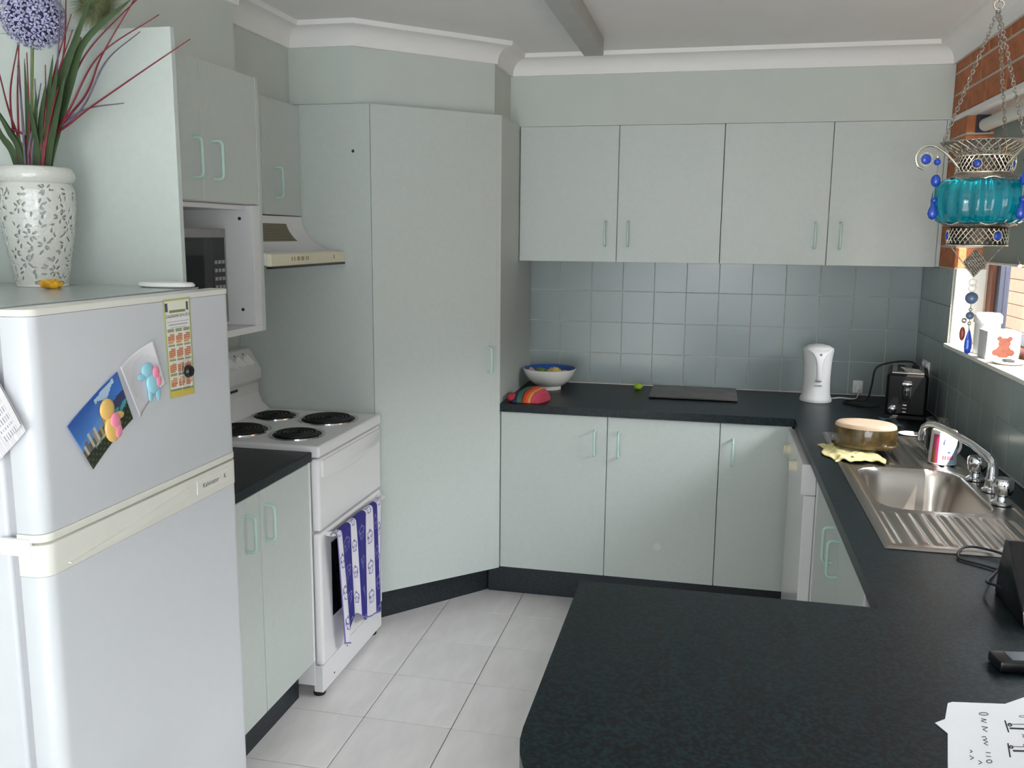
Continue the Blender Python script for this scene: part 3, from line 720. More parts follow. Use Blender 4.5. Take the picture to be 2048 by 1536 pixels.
# ---- dishwasher in the window run
t = thing('dishwasher', (-.30, -.955, 0), 'white dishwasher with round knobs under the window bench', 'dishwasher')
bx('body', -.545, -.012, -1.256, -.662, .012, ZB-BT-.003, 'enamel_white', t, .002)
bx('door', -.585, -.546, -1.254, -.664, .110, .745, 'enamel_white', t, .004)
cp = bx('control_panel', -.596, -.546, -1.257, -.661, .747, ZB-BT-.006, 'enamel_white', t, .004)
for y in (-.80, -1.06):
    k_ = MB().lathe([(0, 0), (.024, 0), (.022, .012), (.017, .020), (0, .020)], (0, 0, 0), 24); k_.box(-.004, .004, -.017, .017, .018, .027, .002)
    xf(k_, along((-.5955, y, .800), (-1, 0, 0))); k_.build('knob', 'cream_plastic', cp, smooth=40)
bx('toe_panel', -.56, -.546, -1.25, -.668, .012, .106, 'enamel_white', t, .002)
# ---- stainless sink: pressed plate with bowl and two ribbed drainers
SKX0, SKX1, SKY0, SKY1 = -.498, -.075, -2.198, -.902
BXa, BXb, BYa, BYb, BR_ = -.455, -.150, -1.868, -1.398, .085
def sdf(x, y):
    cx, cy = (BXa+BXb)/2, (BYa+BYb)/2; qx = abs(x-cx)-(BXb-BXa)/2+BR_; qy = abs(y-cy)-(BYb-BYa)/2+BR_
    return math.hypot(max(qx, 0), max(qy, 0))+min(max(qx, qy), 0)-BR_
def sm(a): a = max(0., min(1., a)); return a*a*(3-2*a)
def sink_z(x, y):
    z = .0060
    e = min(x-SKX0, SKX1-x, y-SKY0, SKY1-y); z -= .0055*(1-sm(e/.010)); z -= .0022*sm((e-.022)/.008)
    d = sdf(x, y)
    if d < 0: return z-.150*(1-(1-sm(-d/.048))**1.0)-.006*sm((-d-.05)/.10)
    if (y > BYb+.030 and y < SKY1-.035) or (y < BYa-.030 and y > SKY0+.035):
        if SKX0+.035 < x < SKX1-.045:
            ed = min(sm((y-BYb-.030)/.02), sm((SKY1-.035-y)/.02)) if y > BYb else min(sm((BYa-.030-y)/.02), sm((y-SKY0-.035)/.02))
            ph = ((x-SKX0)/.0335) % 1.
            z += .0042*ed*(sm((abs(ph-.5)-.12)/.16)-.5)
    z -= .0015*sm((.02-d)/.02)
    return z
t = thing('sink', (-.286, -1.55, ZB), 'stainless steel single-bowl sink with ribbed drainers on both ends', 'sink')
NX, NY = 130, 300
MB().grid(NX, NY, lambda u, v: (SKX0+(SKX1-SKX0)*u, SKY0+(SKY1-SKY0)*v, ZB+.0006+sink_z(SKX0+(SKX1-SKX0)*u, SKY0+(SKY1-SKY0)*v))).build('sink_plate', 'steel', t, smooth=60, recalc=False)
MB().lathe([(.034, 0), (.030, .002), (.020, -.001), (0, -.001)], ((BXa+BXb)/2, (BYa+BYb)/2, ZB-.149), 28).build('drain', 'chrome', t, smooth=40)
# ---- mixer tap
t = thing('tap', (-.120, -1.62, ZB), 'chrome kitchen tap with long swivel spout and two cross handles', 'tap')
ZS = ZB+.0066; TX, TY = -.112, -1.625
MB().lathe([(0, 0), (.024, 0), (.024, .006), (.019, .010), (.016, .030), (.018, .034), (.015, .040), (.0135, .085), (0, .085)], (TX, TY, ZS), 28).build('post', 'chrome', t, smooth=40)
SPo = [(TX, TY, ZS+.070), (TX-.002, TY+.004, ZS+.086), (TX-.012, TY+.020, ZS+.098), (-.150, -1.545, 1.018), (-.200, -1.450, 1.040), (-.225, -1.405, 1.046), (-.238, -1.382, 1.042), (-.248, -1.366, 1.028), (-.252, -1.360, 1.000), (-.252, -1.360, .985)]
MB().tube(SPo, [.0125, .0125, .012, .0105, .0095, .0095, .0095, .0095, .0095, .0095], 14).build('spout', 'chrome', t, smooth=50)
for y in (-1.500, -1.755):
    x = -.120
    h_ = MB().lathe([(0, 0), (.027, 0), (.027, .005), (.018, .012), (.016, .022), (.019, .026), (.024, .030), (.027, .050), (.026, .066), (.022, .072), (0, .073)], (x, y, ZS), 20, mod=lambda a, z: 1+(.05*math.cos(5*a) if z > .028 else 0)); h_.build('tap_handle', 'chrome', t, smooth=40)

# ================================================================== things on the benches
ZT = ZB
# ---- kettle
t = thing('kettle', (-.446, -.200, ZT), 'white plastic jug kettle with a blue mark on the back bench', 'kettle')
KX, KY = -.446, -.195
def ktop(a, z): return 1.
MB().lathe([(0, 0), (.068, 0), (.070, .004), (.066, .018), (.0615, .030), (.0590, .060), (.0575, .110), (.0595, .170), (.0640, .215), (.0665, .232), (.064, .240), (.046, .250), (.020, .256), (0, .257)], (KX, KY, ZT), 40, sy=1.04).build('jug', 'white_plastic', t, smooth=50)
def kh(u, v):
    z = .238-.150*v; w = .012+.040*math.exp(-v/.16)+.004*math.exp(-(1-v)/.12); dep = .074+.012*math.sin(PI*min(1, v*1.05))-.012*(v > .96)-.018*math.exp(-v/.05)-.02*math.exp(-(1-v)/.04)
    a = u*2*PI; return (KX+w*math.cos(a), KY-dep-.008*math.sin(a)*1.0+(.012 if math.sin(a) < 0 else 0)*0, ZT+z)
MB().grid(20, 26, kh).build('handle', 'white_plastic', t, smooth=60)
MB().box(KX-.016, KX+.016, KY-.0655, KY-.055, ZT+.076, ZT+.080).build('window_slot', 'key_grey', t)
MB().sphere((KX+.002, KY-.0855, ZT+.214), .008, 14, 8, .8, .25, 1.2).build('brand_mark', 'teal_mark', t, smooth=40)
# ---- toaster
t = thing('toaster', (-.112, -.42, ZT), 'black two-slice toaster with chrome top in the bench corner', 'toaster')
TXa, TXb, TYa, TYb = -.190, -.034, -.555, -.285
bx('body', TXa, TXb, TYa, TYb, ZT+.012, ZT+.186, 'toaster_black', t, .014)
bx('base', TXa+.004, TXb-.004, TYa+.004, TYb-.004, ZT, ZT+.016, 'black_rubber', t, .003)
tp = bx('top_plate', TXa+.018, TXb-.018, TYa+.012, TYb-.012, ZT+.185, ZT+.191, 'steel', t, .002)
for x in (TXa+.050, TXb-.050): bx('slot', x-.014, x+.014, TYa+.045, TYb-.03, ZT+.1905, ZT+.1925, 'black_rubber', tp, 0)
lv = MB().box(-.128, -.096, TYa-.005, TYa+.002, ZT+.070, ZT+.158, .003).build('lever_track', 'black_rubber', t, smooth=30)
MB().box(-.132, -.092, TYa-.026, TYa-.004, ZT+.140, ZT+.156, .005).build('lever', 'chrome', t, smooth=30)
MB().box(-.126, -.098, TYa-.012, TYa-.004, ZT+.085, ZT+.138, .003).build('lever_stem', 'dark_glass', t, smooth=30)
k_ = MB().lathe([(.017, 0), (.016, .006), (.011, .010), (0, .011)], (0, 0, 0), 20); xf(k_, along((-.160, TYa+.001, ZT+.040), (0, -1, 0))); k_.build('dial', 'chrome', t, smooth=40)
for k in range(3): MB().box(-.124, -.108, TYa-.003, TYa+.001, ZT+.028+k*.014, ZT+.034+k*.014, .001).build('button', 'chrome', t)
t.rotation_euler.z = -.20
# jar behind the toaster
t = thing('spice_jar', (-.088, -.20, ZT), 'small dark red jar standing behind the toaster', 'jar')
MB().lathe([(0, 0), (.030, 0), (.032, .006), (.032, .130), (.026, .140), (0, .140)], (-.088, -.20, ZT), 24).build('jar_body', 'jar_red', t, smooth=40)
MB().lathe([(0, .1402), (.029, .1402), (.030, .150), (.029, .172), (0, .173)], (-.088, -.20, ZT), 24).build('lid', 'jar_red', t, smooth=40)
# ---- sockets and leads
def socket(name, o, ex, nz, label):
    t = thing(name, o, label, 'socket'); M = frame(o, ex, (0, 0, 1), nz)
    xf(MB().box(-.057, .057, -.036, .036, 0, .008, .002), M).build('plate', 'white_plastic', t, smooth=30)
    for s in (-1, 1):
        xf(MB().box(s*.036-.006, s*.036+.006, .014, .028, .008, .013, .001), M).build('switch', 'white_plastic', t)
    return t
so = socket('power_point', (0., -.235, 1.062), (0, -1, 0), (-1, 0, 0), 'white double power point on the tiles above the toaster')
for k, s in enumerate((-.03, .03)):
    MB().box(-.030, -.0085, -.235+s-.012, -.235+s+.012, 1.045, 1.068, .003).build('plug', 'black_plastic' if k else 'white_plastic', so, smooth=30)
tag(MB().tube(curve([(-.032, -.262, 1.052), (-.055, -.265, 1.085), (-.085, -.268, 1.096), (-.150, -.262, 1.088), (-.208, -.250, 1.06), (-.220, -.240, .98), (-.235, -.225, .912), (-.290, -.185, ZT+.0055), (-.330, -.22, ZT+.0055), (-.30, -.28, ZT+.0055), (-.24, -.32, ZT+.0055), (-.196, -.34, ZT+.012)], 6), .0042, 8).build('toaster_lead', 'black_rubber', smooth=60), 'black power lead looping beside the toaster', 'cord')
s2_ = thing('power_point', (-.240, 0., .93), 'small white socket low on the back tiles beside the kettle', 'socket')
bx('plate', -.262, -.218, -.007, 0., .905, .965, 'white_plastic', s2_, .002)
MB().box(-.252, -.228, -.026, -.0075, .915, .942, .003).build('plug', 'white_plastic', s2_, smooth=30)
tag(MB().tube(curve([(-.240, -.026, .925), (-.243, -.05, .905), (-.250, -.08, ZT+.005), (-.262, -.12, ZT+.005), (-.285, -.140, ZT+.005), (-.33, -.120, ZT+.005), (-.376, -.155, ZT+.005)], 6), .0038, 8).build('kettle_lead', 'cable_white', smooth=60), 'white power lead lying on the bench behind the kettle', 'cord')
# ---- bowl with food scraps
BOx, BOy = -1.664, -.205
t = thing('serving_bowl', (BOx, BOy, ZT), 'white footed bowl with blue inside beside the pantry', 'bowl')
MB().lathe([(0, .012), (.050, .010), (.052, 0), (.057, 0), (.057, .016), (.074, .023), (.101, .046), (.118, .073), (.126, .093), (.1275, .098), (.124, .100)], (BOx, BOy, ZT), 48).build('outer_shell', 'ceramic_white', t, smooth=40)
MB().lathe([(.124, .1003), (.118, .094), (.104, .072), (.080, .046), (.045, .030), (0, .026)], (BOx, BOy, ZT), 48).build('inner_glaze', 'bowl_blue', t, smooth=40)
def blob(name, c, r, mat, label, cat, group, sx=1, sy=1, sz=.7):
    mb = MB().sphere(c, r, 18, 12, sx, sy, sz)
    mb.v = [tuple(Vector(c)+(Vector(p)-Vector(c))*(1+.22*math.sin(p[0]*190+p[2]*90)*math.cos(p[1]*170+p[2]*140))) for p in mb.v]
    return tag(mb.build(name, mat, smooth=60), label, cat, group)
g_ = 'food scraps in the serving bowl'
blob('lettuce_leaf', (BOx-.038, BOy-.012, ZT+.078), .030, 'lettuce', 'crumpled green leaf in the white bowl', 'food', g_)
blob('cabbage_piece', (BOx+.030, BOy-.020, ZT+.082), .034, 'noodle', 'pale yellow frilly piece in the white bowl', 'food', g_, 1.1)
blob('prawn_shell', (BOx+.076, BOy-.008, ZT+.080), .020, 'pink_food', 'pinkish scrap at the right rim of the white bowl', 'food', g_)
blob('onion_skin', (BOx-.082, BOy-.022, ZT+.082), .018, 'pink_food', 'pale orange scrap at the left rim of the white bowl', 'food', g_, 1, 1, 1)
blob('cabbage_heart', (BOx-.006, BOy+.022, ZT+.062), .032, 'lettuce', 'green heart at the bottom of the white bowl', 'food', g_)
# ---- striped oven mitt
STR = [((28, 36, 76), .13), ((34, 44, 92), .24), ((76, 118, 112), .30), ((60, 112, 84), .42), ((96, 36, 52), .47), ((210, 64, 38), .58), ((214, 106, 44), .68), ((224, 160, 80), .75), ((196, 76, 96), .90), ((188, 64, 90), 1.01)]
def mitt_col(u, v):
    w = u+.05*math.sin(v*4+1)
    for c, e in STR:
        if w < e: return lin(c)
    return lin((170, 60, 80))
MO = Vector((-1.695, -.535, ZT))
def mitt_P(top):
    def f(u, v):
        x = (u-.5)*.150; y = (v-.5)*.150; ex = 1-abs(2*u-1)**3; ey = 1-abs(2*v-1)**3
        h = (.046*ex*ey)**1. if top else 0.
        sh = .030*(v-.5)
        w = .78+.22*math.sin(PI*v)
        return (MO.x+.010+x*w+sh, MO.y+y, MO.z+.001+(.036*math.sqrt(max(0, ex*ey))+.030*v*ex if top else 0))
    return f
t = thing('oven_mitt', (MO.x, MO.y, ZT), 'rainbow striped oven mitt lying on the bench by the pantry', 'oven mitt')
mb = MB().grid(40, 30, mitt_P(True), mitt_col); mb.grid(8, 6, mitt_P(False), mitt_col)
mb.build('hand_part', 'print_cloth', t, smooth=70, recalc=False)
th = MB(); th.sphere((-1.765, -.575, ZT+.019), .024, 20, 14, .85, 1.7, .75); th.c = [lin((176, 52, 62)) if sum(th.v[i][1] for i in f)/len(f) < -.578 else lin((120, 40, 70)) for f in th.f]
th.build('thumb', 'print_cloth', t, smooth=60)
# ---- lime, chopping board
lm = MB().sphere((-1.248, -.120, ZT+.0155), .0165, 20, 12, 1.25, 1., .95)
lm.sphere((-1.2260, -.120, ZT+.0165), .004, 8, 6)
tag(lm.build('lime', 'lime', smooth=60), 'small green lime on the back bench', 'fruit')
t = thing('chopping_board', (-.986, -.19, ZT), 'dark glass chopping board lying on the back bench', 'chopping board')
bx('slab', -1.182, -.790, -.340, -.030, ZT+.004, ZT+.010, 'board_glass', t, .0015)
for x in (-1.16, -.812):
    for y in (-.32, -.05): MB().lathe([(0, 0), (.009, 0), (.008, .0042), (0, .0042)], (x, y, ZT), 12).build('foot', 'black_rubber', t)
# ---- casserole dish upside down on the yellow cloth
ZD = ZT+.0065
def cl_P(u, v):
    # quadrilateral cloth with wavy edges draped over the sink rim
    a = Vector((-.538, -1.135)); b = Vector((-.345, -1.085)); c = Vector((-.362, -1.372)); d = Vector((-.512, -1.372))
    p = (a*(1-u)+b*u)*(1-v)+(d*(1-u)+c*u)*v
    p += Vector((.012*math.sin(v*9+u*3)*(1 if u < .5 else -1), .010*math.sin(u*11)))
    over = sm((p.x-SKX0+.006)/.02)
    z = ZT+.0030+.0088*over+.0030*(math.sin(u*21+v*9)*math.cos(v*19)+1)
    return (p.x, p.y, z)
clo = MB().grid(48, 40, cl_P).build('dish_cloth', 'yellow_cloth', smooth=70, recalc=False)
mdc = clo.modifiers.new('thick', 'SOLIDIFY'); mdc.thickness = .003; mdc.offset = 1
tag(clo, 'yellow dish cloth spread under the upturned casserole dish', 'cloth')
DX, DY, DZ = -.388, -1.175, ZT+.0225
t = thing('casserole_dish', (DX, DY, DZ), 'upturned brown oval casserole dish with beige base on the drainer', 'dish')
def el(prof, nm, mat): 
    mb = MB().lathe(prof, (0, 0, 0), 48, 1.0, .78); M = Matrix.Translation((DX, DY, DZ)) @ Matrix.Rotation(-.30, 4, 'Z'); xf(mb, M); mb.build(nm, mat, t, smooth=40)
el([(.094, .006), (.100, .000), (.108, .002), (.109, .010), (.102, .014), (.102, .060), (.100, .066)], 'bowl_wall', 'dish_body')
el([(.1003, .0662), (.0985, .074), (.092, .079), (.060, .080), (0, .080)], 'base', 'dish_base')
# ---- mug, tumbler and saucer on the far drainer
ZR = ZT+.0075
MGx, MGy = -.168, -1.300
t = thing('mug', (MGx, MGy, ZR), 'white mug with blue and pink print upturned on the drainer', 'mug')
def mug_col(u, v):
    a = u*360
    if v > .93 or v < .03: return lin((232, 230, 232))
    if 205 <= a <= 322:
        x = (a-205)/117.
        if x < .20: return lin((150, 92, 60)) if v < .45 else lin((170, 60, 90))
        if x < .27: return lin((176, 52, 112))
        if .15 < v < .30 and .42 < x < .82 and (int(x*37) % 3): return lin((206, 62, 72))
        if .36 < v < .44 and .60 < x < .70: return lin((60, 70, 110))
        if .62 < v < .80 and abs(x-.44-.2*(v-.62)) < .025: return lin((50, 54, 78))
        return lin((176, 208, 232))
    return lin((226, 224, 228))
mp_ = [(.0415, 0), (.043, .004), (.0415, .050), (.0395, .100), (.038, .104)]
def mug_P(u, v):
    z = .104*v; r = .043-.005*v; a = 2*PI*u; return (MGx+r*math.cos(a), MGy+r*math.sin(a), ZR+z)
MB().grid(120, 30, mug_P, mug_col).build('mug_wall', 'print_gloss', t, smooth=60, recalc=False)
MB().lathe([(.0380, .1041), (.036, .1075), (.033, .1045), (0, .1040)], (MGx, MGy, ZR), 40).build('mug_base', 'ceramic_white', t, smooth=40)
hp_ = [(MGx+.040*math.cos(.5)+.028*math.sin(q)*math.cos(.5), MGy+.040*math.sin(.5)+.028*math.sin(q)*math.sin(.5), ZR+.052-.030*math.cos(q)) for q in [PI*k/12 for k in range(13)]]
MB().tube(hp_, .0052, 10).build('handle', 'ceramic_white', t, smooth=50)
GX, GY = -.163, -1.175
gl = MB().lathe([(0, 0), (.030, 0), (.0315, .004), (.0355, .118), (.0345, .119), (.0330, .118), (.0292, .010), (0, .009)], (GX, GY, ZR+.0005), 36).build('tumbler', 'clear_glass', smooth=40)
tag(gl, 'clear glass tumbler standing behind the mug on the drainer', 'glass')
sa = MB().lathe([(0, .001), (.016, 0), (.022, .003), (.036, .009), (.040, .012), (.038, .0125), (.020, .006), (0, .005)], (-.182, -.880, ZT), 32).build('saucer', 'ceramic_white', smooth=40)
tag(sa, 'small white saucer between the toaster and the sink', 'saucer')
# ---- window sill things
t = thing('picture_cube', (.060, -.985, WZ0), 'white gift box with a brown teddy bear picture on the window sill', 'box')
bx('box', .006, .112, -1.03, -.93, WZ0+.0005, 1.308, 'paper', t, .002)
pb = MB()
dk_ = [0]
def dsk(cx, cz, r, mat):
    dk_[0] += 1; xf(MB().lathe([(0, 0), (r, 0), (r, .0004), (0, .0004)], (0, 0, 0), 20), along((cx, -1.0302-.0002*dk_[0], cz), (0, -1, 0))).build('teddy_print', mat, t)
dsk(.062, 1.268, .019, 'teddy_brown'); dsk(.046, 1.284, .008, 'teddy_brown'); dsk(.078, 1.284, .008, 'teddy_brown'); dsk(.060, 1.240, .024, 'teddy_brown'); dsk(.036, 1.236, .011, 'teddy_brown'); dsk(.084, 1.236, .011, 'teddy_brown')
t = thing('round_canister', (.052, -.855, WZ0), 'round white lidded canister at the far end of the window sill', 'canister')
MB().lathe([(0, 0), (.040, 0), (.042, .004), (.042, .112), (0, .112)], (.052, -.855, WZ0+.0005), 32).build('tub', 'white_plastic', t, smooth=40)
MB().lathe([(0, .1122), (.046, .1122), (.047, .118), (.046, .138), (.038, .147), (0, .150)], (.052, -.855, WZ0+.0005), 32).build('lid', 'white_plastic', t, smooth=40)
sd = MB().lathe([(0, .001), (.040, 0), (.048, .005), (.056, .010), (.054, .0115), (.040, .005), (0, .004)], (.048, -1.125, WZ0+.0005), 32, 1., 1.2).build('sill_dish', 'ceramic_white', smooth=40)
tag(sd, 'shallow white dish on the window sill beside the teddy box', 'dish')
tag(MB().box(.034, .064, -1.150, -1.110, WZ0+.0062, WZ0+.016, .003).build('scourer', 'black_rubber', smooth=30), 'dark scourer lying in the dish on the window sill', 'scourer')
# ---- roller blind
t = thing('roller_blind', (.055, -1.56, 1.53), 'grey-green roller blind half drawn in the brick window recess', 'blind')
q_ = MB().tube([(.055, WY0-.045, 2.045), (.055, WY1+.03, 2.045)], .024, 20); q_.build('roller_tube', 'blind_tube', t, smooth=50)
for y in (WY0-.006, WY1+.02): MB().box(.030, .080, y-.012, y, 2.02, 2.085, .001).build('bracket', 'window_metal', t)
ybl, ybr = WY1+.05, WY0-.075
edge = [(ybr, 1.537)]; y = ybr
segs = 60
for k in range(1, segs+1):
    yy = ybr+(ybl-ybr)*k/segs; dd = abs(((yy-ybr+.09)/-.62) % 1-.5)
    edge.append((yy, 1.537+(.050 if .30 < 0 else 0)+.045*sm(1-abs(((ybr-yy)-.585)/.075))))
poly = edge+[(ybl, 2.045), (ybr, 2.045)]
MB().prism(poly, .0775, .0795, 'x').build('blind_fabric', 'blind_fabric', t)
bar = MB().box(.072, .085, -1.05, ybr, 1.527, 1.537, .002); bar.build('bottom_bar', 'blind_tube', t, smooth=30)
MB().ring((.066, -1.075, 1.548), .012, .002, 'x', 18, 6).build('pull_ring', 'tin_silver', t, smooth=50)
# ---- near bench: black phone dock, lead, handset, notes
t = thing('phone_dock', (-.255, -2.49, ZT), 'black phone dock standing on the bench near the sink', 'phone')
MB().prism([(-2.600, ZT), (-2.420, ZT), (-2.430, ZT+.060), (-2.450, ZT+.125), (-2.475, ZT+.130), (-2.590, ZT+.030)], -.322, -.200, 'x', .004).build('dock', 'black_plastic', t, smooth=35)
MB().prism([(-2.595, ZT+.036), (-2.485, ZT+.128), (-2.478, ZT+.134), (-2.590, ZT+.040)], -.290, -.232, 'x', .001).build('screen', 'lcd_dark', t)
tag(MB().tube(curve([(-.3275, -2.470, ZT+.030), (-.338, -2.42, ZT+.020), (-.300, -2.33, ZT+.004), (-.268, -2.27, ZT+.004), (-.244, -2.215, ZT+.012), (-.290, -2.175, ZT+.013), (-.325, -2.185, ZT+.012), (-.345, -2.235, ZT+.004), (-.300, -2.275, ZT+.004), (-.262, -2.32, ZT+.004), (-.262, -2.412, ZT+.004)], 6), .0028, 8).build('phone_lead', 'black_rubber', smooth=60), 'thin black lead curling from the phone dock to the sink edge', 'cord')
t = thing('cordless_handset', (-.345, -2.775, ZT), 'slim black cordless handset lying on the peninsula bench', 'phone')
MH = Matrix.Translation((-.347, -2.770, ZT)) @ Matrix.Rotation(.16, 4, 'Z')
xf(MB().box(-.078, .078, -.024, .024, .0005, .020, .005), MH).build('case', 'black_plastic', t, smooth=35)
xf(MB().box(-.055, .010, -.017, .017, .0198, .0208, .0003), MH).build('screen', 'lcd_dark', t)
for i in range(4):
    for j in range(3): xf(MB().box(.016+i*.014, .026+i*.014, -.016+j*.0115, -.008+j*.0115, .0198, .0212, .0005), MH).build('key', 'key_grey', t)
# handwritten notes
t = thing('note_sheet', (-.46, -3.03, ZT), 'torn white sheet with handwritten notes and sketches on the peninsula', 'paper')
nb = [(-.532, -2.936), (-.524, -2.930), (-.444, -2.917), (-.405, -2.885), (-.300, -2.865), (-.262, -3.200), (-.592, -3.220), (-.576, -3.125), (-.554, -3.030), (-.5655, -3.003), (-.548, -2.988)]
MB().prism(nb, ZT+.0006, ZT+.0012).build('sheet', 'paper', t)
ux = Vector((.80, .13, 0)); 
def PX_(px, py):
    """photo scan position on the sheet -> bench point (straight homography of the sheet corners)"""
    u = (px-1898)/150.; v = (py-1405)/131.
    a = Vector((-.527, -2.931)); b = Vector((-.404, -2.912)); c = Vector((-.436, -3.085)); d_ = Vector((-.577, -3.122))
    p = (a*(1-u)+b*u)*(1-v)+(d_*(1-u)+c*u)*v; return (p.x, p.y, ZT+.0015)
def stroke(pts, w=.0007, mat='ink'):
    MB().tube([PX_(*p) for p in pts], w, 4).build('pen_stroke', mat, t)
def scal(cx, cy, rx, ry, n=14): return [(cx+rx*math.cos(2*PI*k/n), cy+ry*math.sin(2*PI*k/n)) for k in range(n+1)]
stroke(scal(1958, 1430, 8, 3)); stroke([(1953, 1441), (1962, 1443), (1953, 1446), (1962, 1450)]); stroke([(1953, 1458), (1963, 1460), (1955, 1464), (1962, 1469)])
stroke([(1952, 1480), (1958, 1479), (1960, 1484), (1954, 1486), (1961, 1490), (1955, 1493), (1961, 1497)]); stroke([(1957, 1511), (1964, 1512)]); stroke([(1957, 1518), (1964, 1519)]); stroke(scal(1961, 1528, 4, 3))
stroke([(1933, 1506), (1936, 1509), (1933, 1511)]); stroke([(1932, 1517), (1938, 1521), (1933, 1524)]); stroke([(1945, 1526), (1950, 1530), (1945, 1533)])
stroke([(1994, 1444), (1997, 1469)], .0010, 'ink_black'); stroke([(1999, 1452), (2030, 1451)], .0006); stroke([(2000, 1461), (2034, 1462)], .0016, 'ink_black'); stroke([(2030, 1451), (2034, 1467)], .0011, 'ink_black'); stroke(scal(2001, 1453, 3, 3), .0009, 'ink_black')
stroke([(1993, 1493), (1993, 1520)], .0010, 'ink_black'); stroke([(1998, 1499), (2016, 1500), (2017, 1495), (2032, 1496)], .0006); stroke([(1999, 1508), (2031, 1509)], .0016, 'ink_black'); stroke([(2032, 1496), (2032, 1512)], .0011, 'ink_black'); stroke(scal(1997, 1500, 2.5, 2.5), .0010, 'ink_black')
stroke([(2019, 1473), (2022, 1480), (2018, 1479)]); stroke(scal(2044, 1454, 4, 3)); stroke(scal(2043, 1499, 4, 3)); stroke(scal(2026, 1433, 6, 2), .0004)

# ================================================================== on and around the fridge
def pin(y, z, off): return (FX+off, y, z)
def quad_pic(name, c4, nu, nv, fn, mat, parent, bulge=.0):
    """curved printed card on the fridge door; c4 = TL,TR,BR,BL in (y,z)"""
    def P(u, v):
        a, b, c, d = [Vector(q) for q in c4]; p = (a*(1-u)+b*u)*(1-v)+(d*(1-u)+c*u)*v
        return (FX+.0012+bulge*((2*u-1)**2), p.x, p.y)
    o = MB().grid(nu, nv, P, fn).build(name, mat, parent, smooth=60, recalc=False)
    m_ = o.modifiers.new('thick', 'SOLIDIFY'); m_.thickness = .0006; m_.offset = 0
    return o
def card_col(u, v):
    # beach city seen from the air: sky, clouds, headland, water, towers, dark trees
    if v < .46-.10*u:
        s = .5+.5*math.sin(u*9+v*14)
        if .52 < u < .90 and .02 < v-.10*(1-u) < .16+.06*math.sin(u*20): return lin((170, 196, 220))
        c0, c1 = lin((42, 84, 164)), lin((70, 130, 206)); return tuple(c0[i]*(1-v*2)+c1[i]*v*2 for i in range(3))
    if u > .55 and v < .46+.10*math.sin((u-.55)*5): return lin((52, 58, 96))
    if u > .55 and v < .74-.2*(u-.55): return lin((64, 150, 160)) if math.sin(u*40+v*30) < .75 else lin((36, 70, 70))
    if u < .52 and v < .72:
        k = int(u*22)
        if (k*7 % 5) > 1 and v > .40+.05*(k*3 % 4): return lin(((150, 140, 130), (196, 184, 168), (110, 106, 112))[k % 3])
        if v > .60: return lin((90, 92, 80))
        return lin((84, 138, 204))
    if .22 < u < .62 and v < .74+.1*u: return lin((188, 170, 130)) if (u*7+v*3) % 1 < .5 else lin((104, 150, 160))
    return lin((26, 34, 24)) if math.sin(u*61)*math.cos(v*47) < .35 else lin((70, 84, 44))
t = thing('postcard', (FX, -2.895, 1.175), 'blue beach city postcard tilted on the freezer door', 'postcard')
quad_pic('card', [(-2.991, 1.268), (-2.843, 1.347), (-2.803, 1.245), (-2.930, 1.172)], 70, 44, card_col, 'print_gloss', t, .004)
def gel(name, y, z, parts, label, cat='magnet'):
    t = thing(name, (FX, y, z), label, cat)
    for i, (nm, dy, dz, r, sy, sz, mat) in enumerate(parts):
        MB().sphere((FX+(.0115 if nm == 'heart' else .0055), y+dy, z+dz), r, 18, 10, .32, sy, sz).build(nm, mat, t, smooth=60)
gel('animal_magnet', -2.868, 1.245, [('head', -.012, .034, .021, 1, 1, 'yellow_gel'), ('body', .002, -.004, .024, 1, 1.25, 'yellow_gel'), ('arm', .022, .016, .010, 1.6, .8, 'yellow_gel'), ('heart', .002, .010, .014, 1, 1.1, 'pink_gel'), ('heart', .010, -.012, .012, .9, 1.2, 'pink_gel')], 'soft yellow animal magnet with pink hearts on the postcard')
def wcard(u, v): return lin((222, 220, 224)) if math.hypot(u-.55, v-.55) > .42 else lin((212, 210, 216))
t = thing('drawing_sheet', (FX, -2.765, 1.24), 'small white sheet pinned beside the beach postcard', 'paper')
quad_pic('sheet', [(-2.838, 1.355), (-2.725, 1.396), (-2.690, 1.300), (-2.785, 1.242)], 16, 16, wcard, 'print_paper', t, .008)
gel('animal_magnet', -2.735, 1.318, [('head', -.012, .018, .018, 1.1, .9, 'aqua_gel'), ('body', .004, -.010, .022, 1, 1.1, 'aqua_gel'), ('arm', -.030, .006, .009, 1.7, .8, 'aqua_gel'), ('leg', -.006, -.034, .010, .8, 1.5, 'aqua_gel'), ('leg', .020, -.036, .010, .8, 1.6, 'aqua_gel'), ('heart', .008, .012, .011, 1, 1.2, 'pink_gel'), ('heart', .016, -.008, .010, .9, 1.2, 'pink_gel')], 'soft pale blue animal magnet with pink hearts on the white sheet')
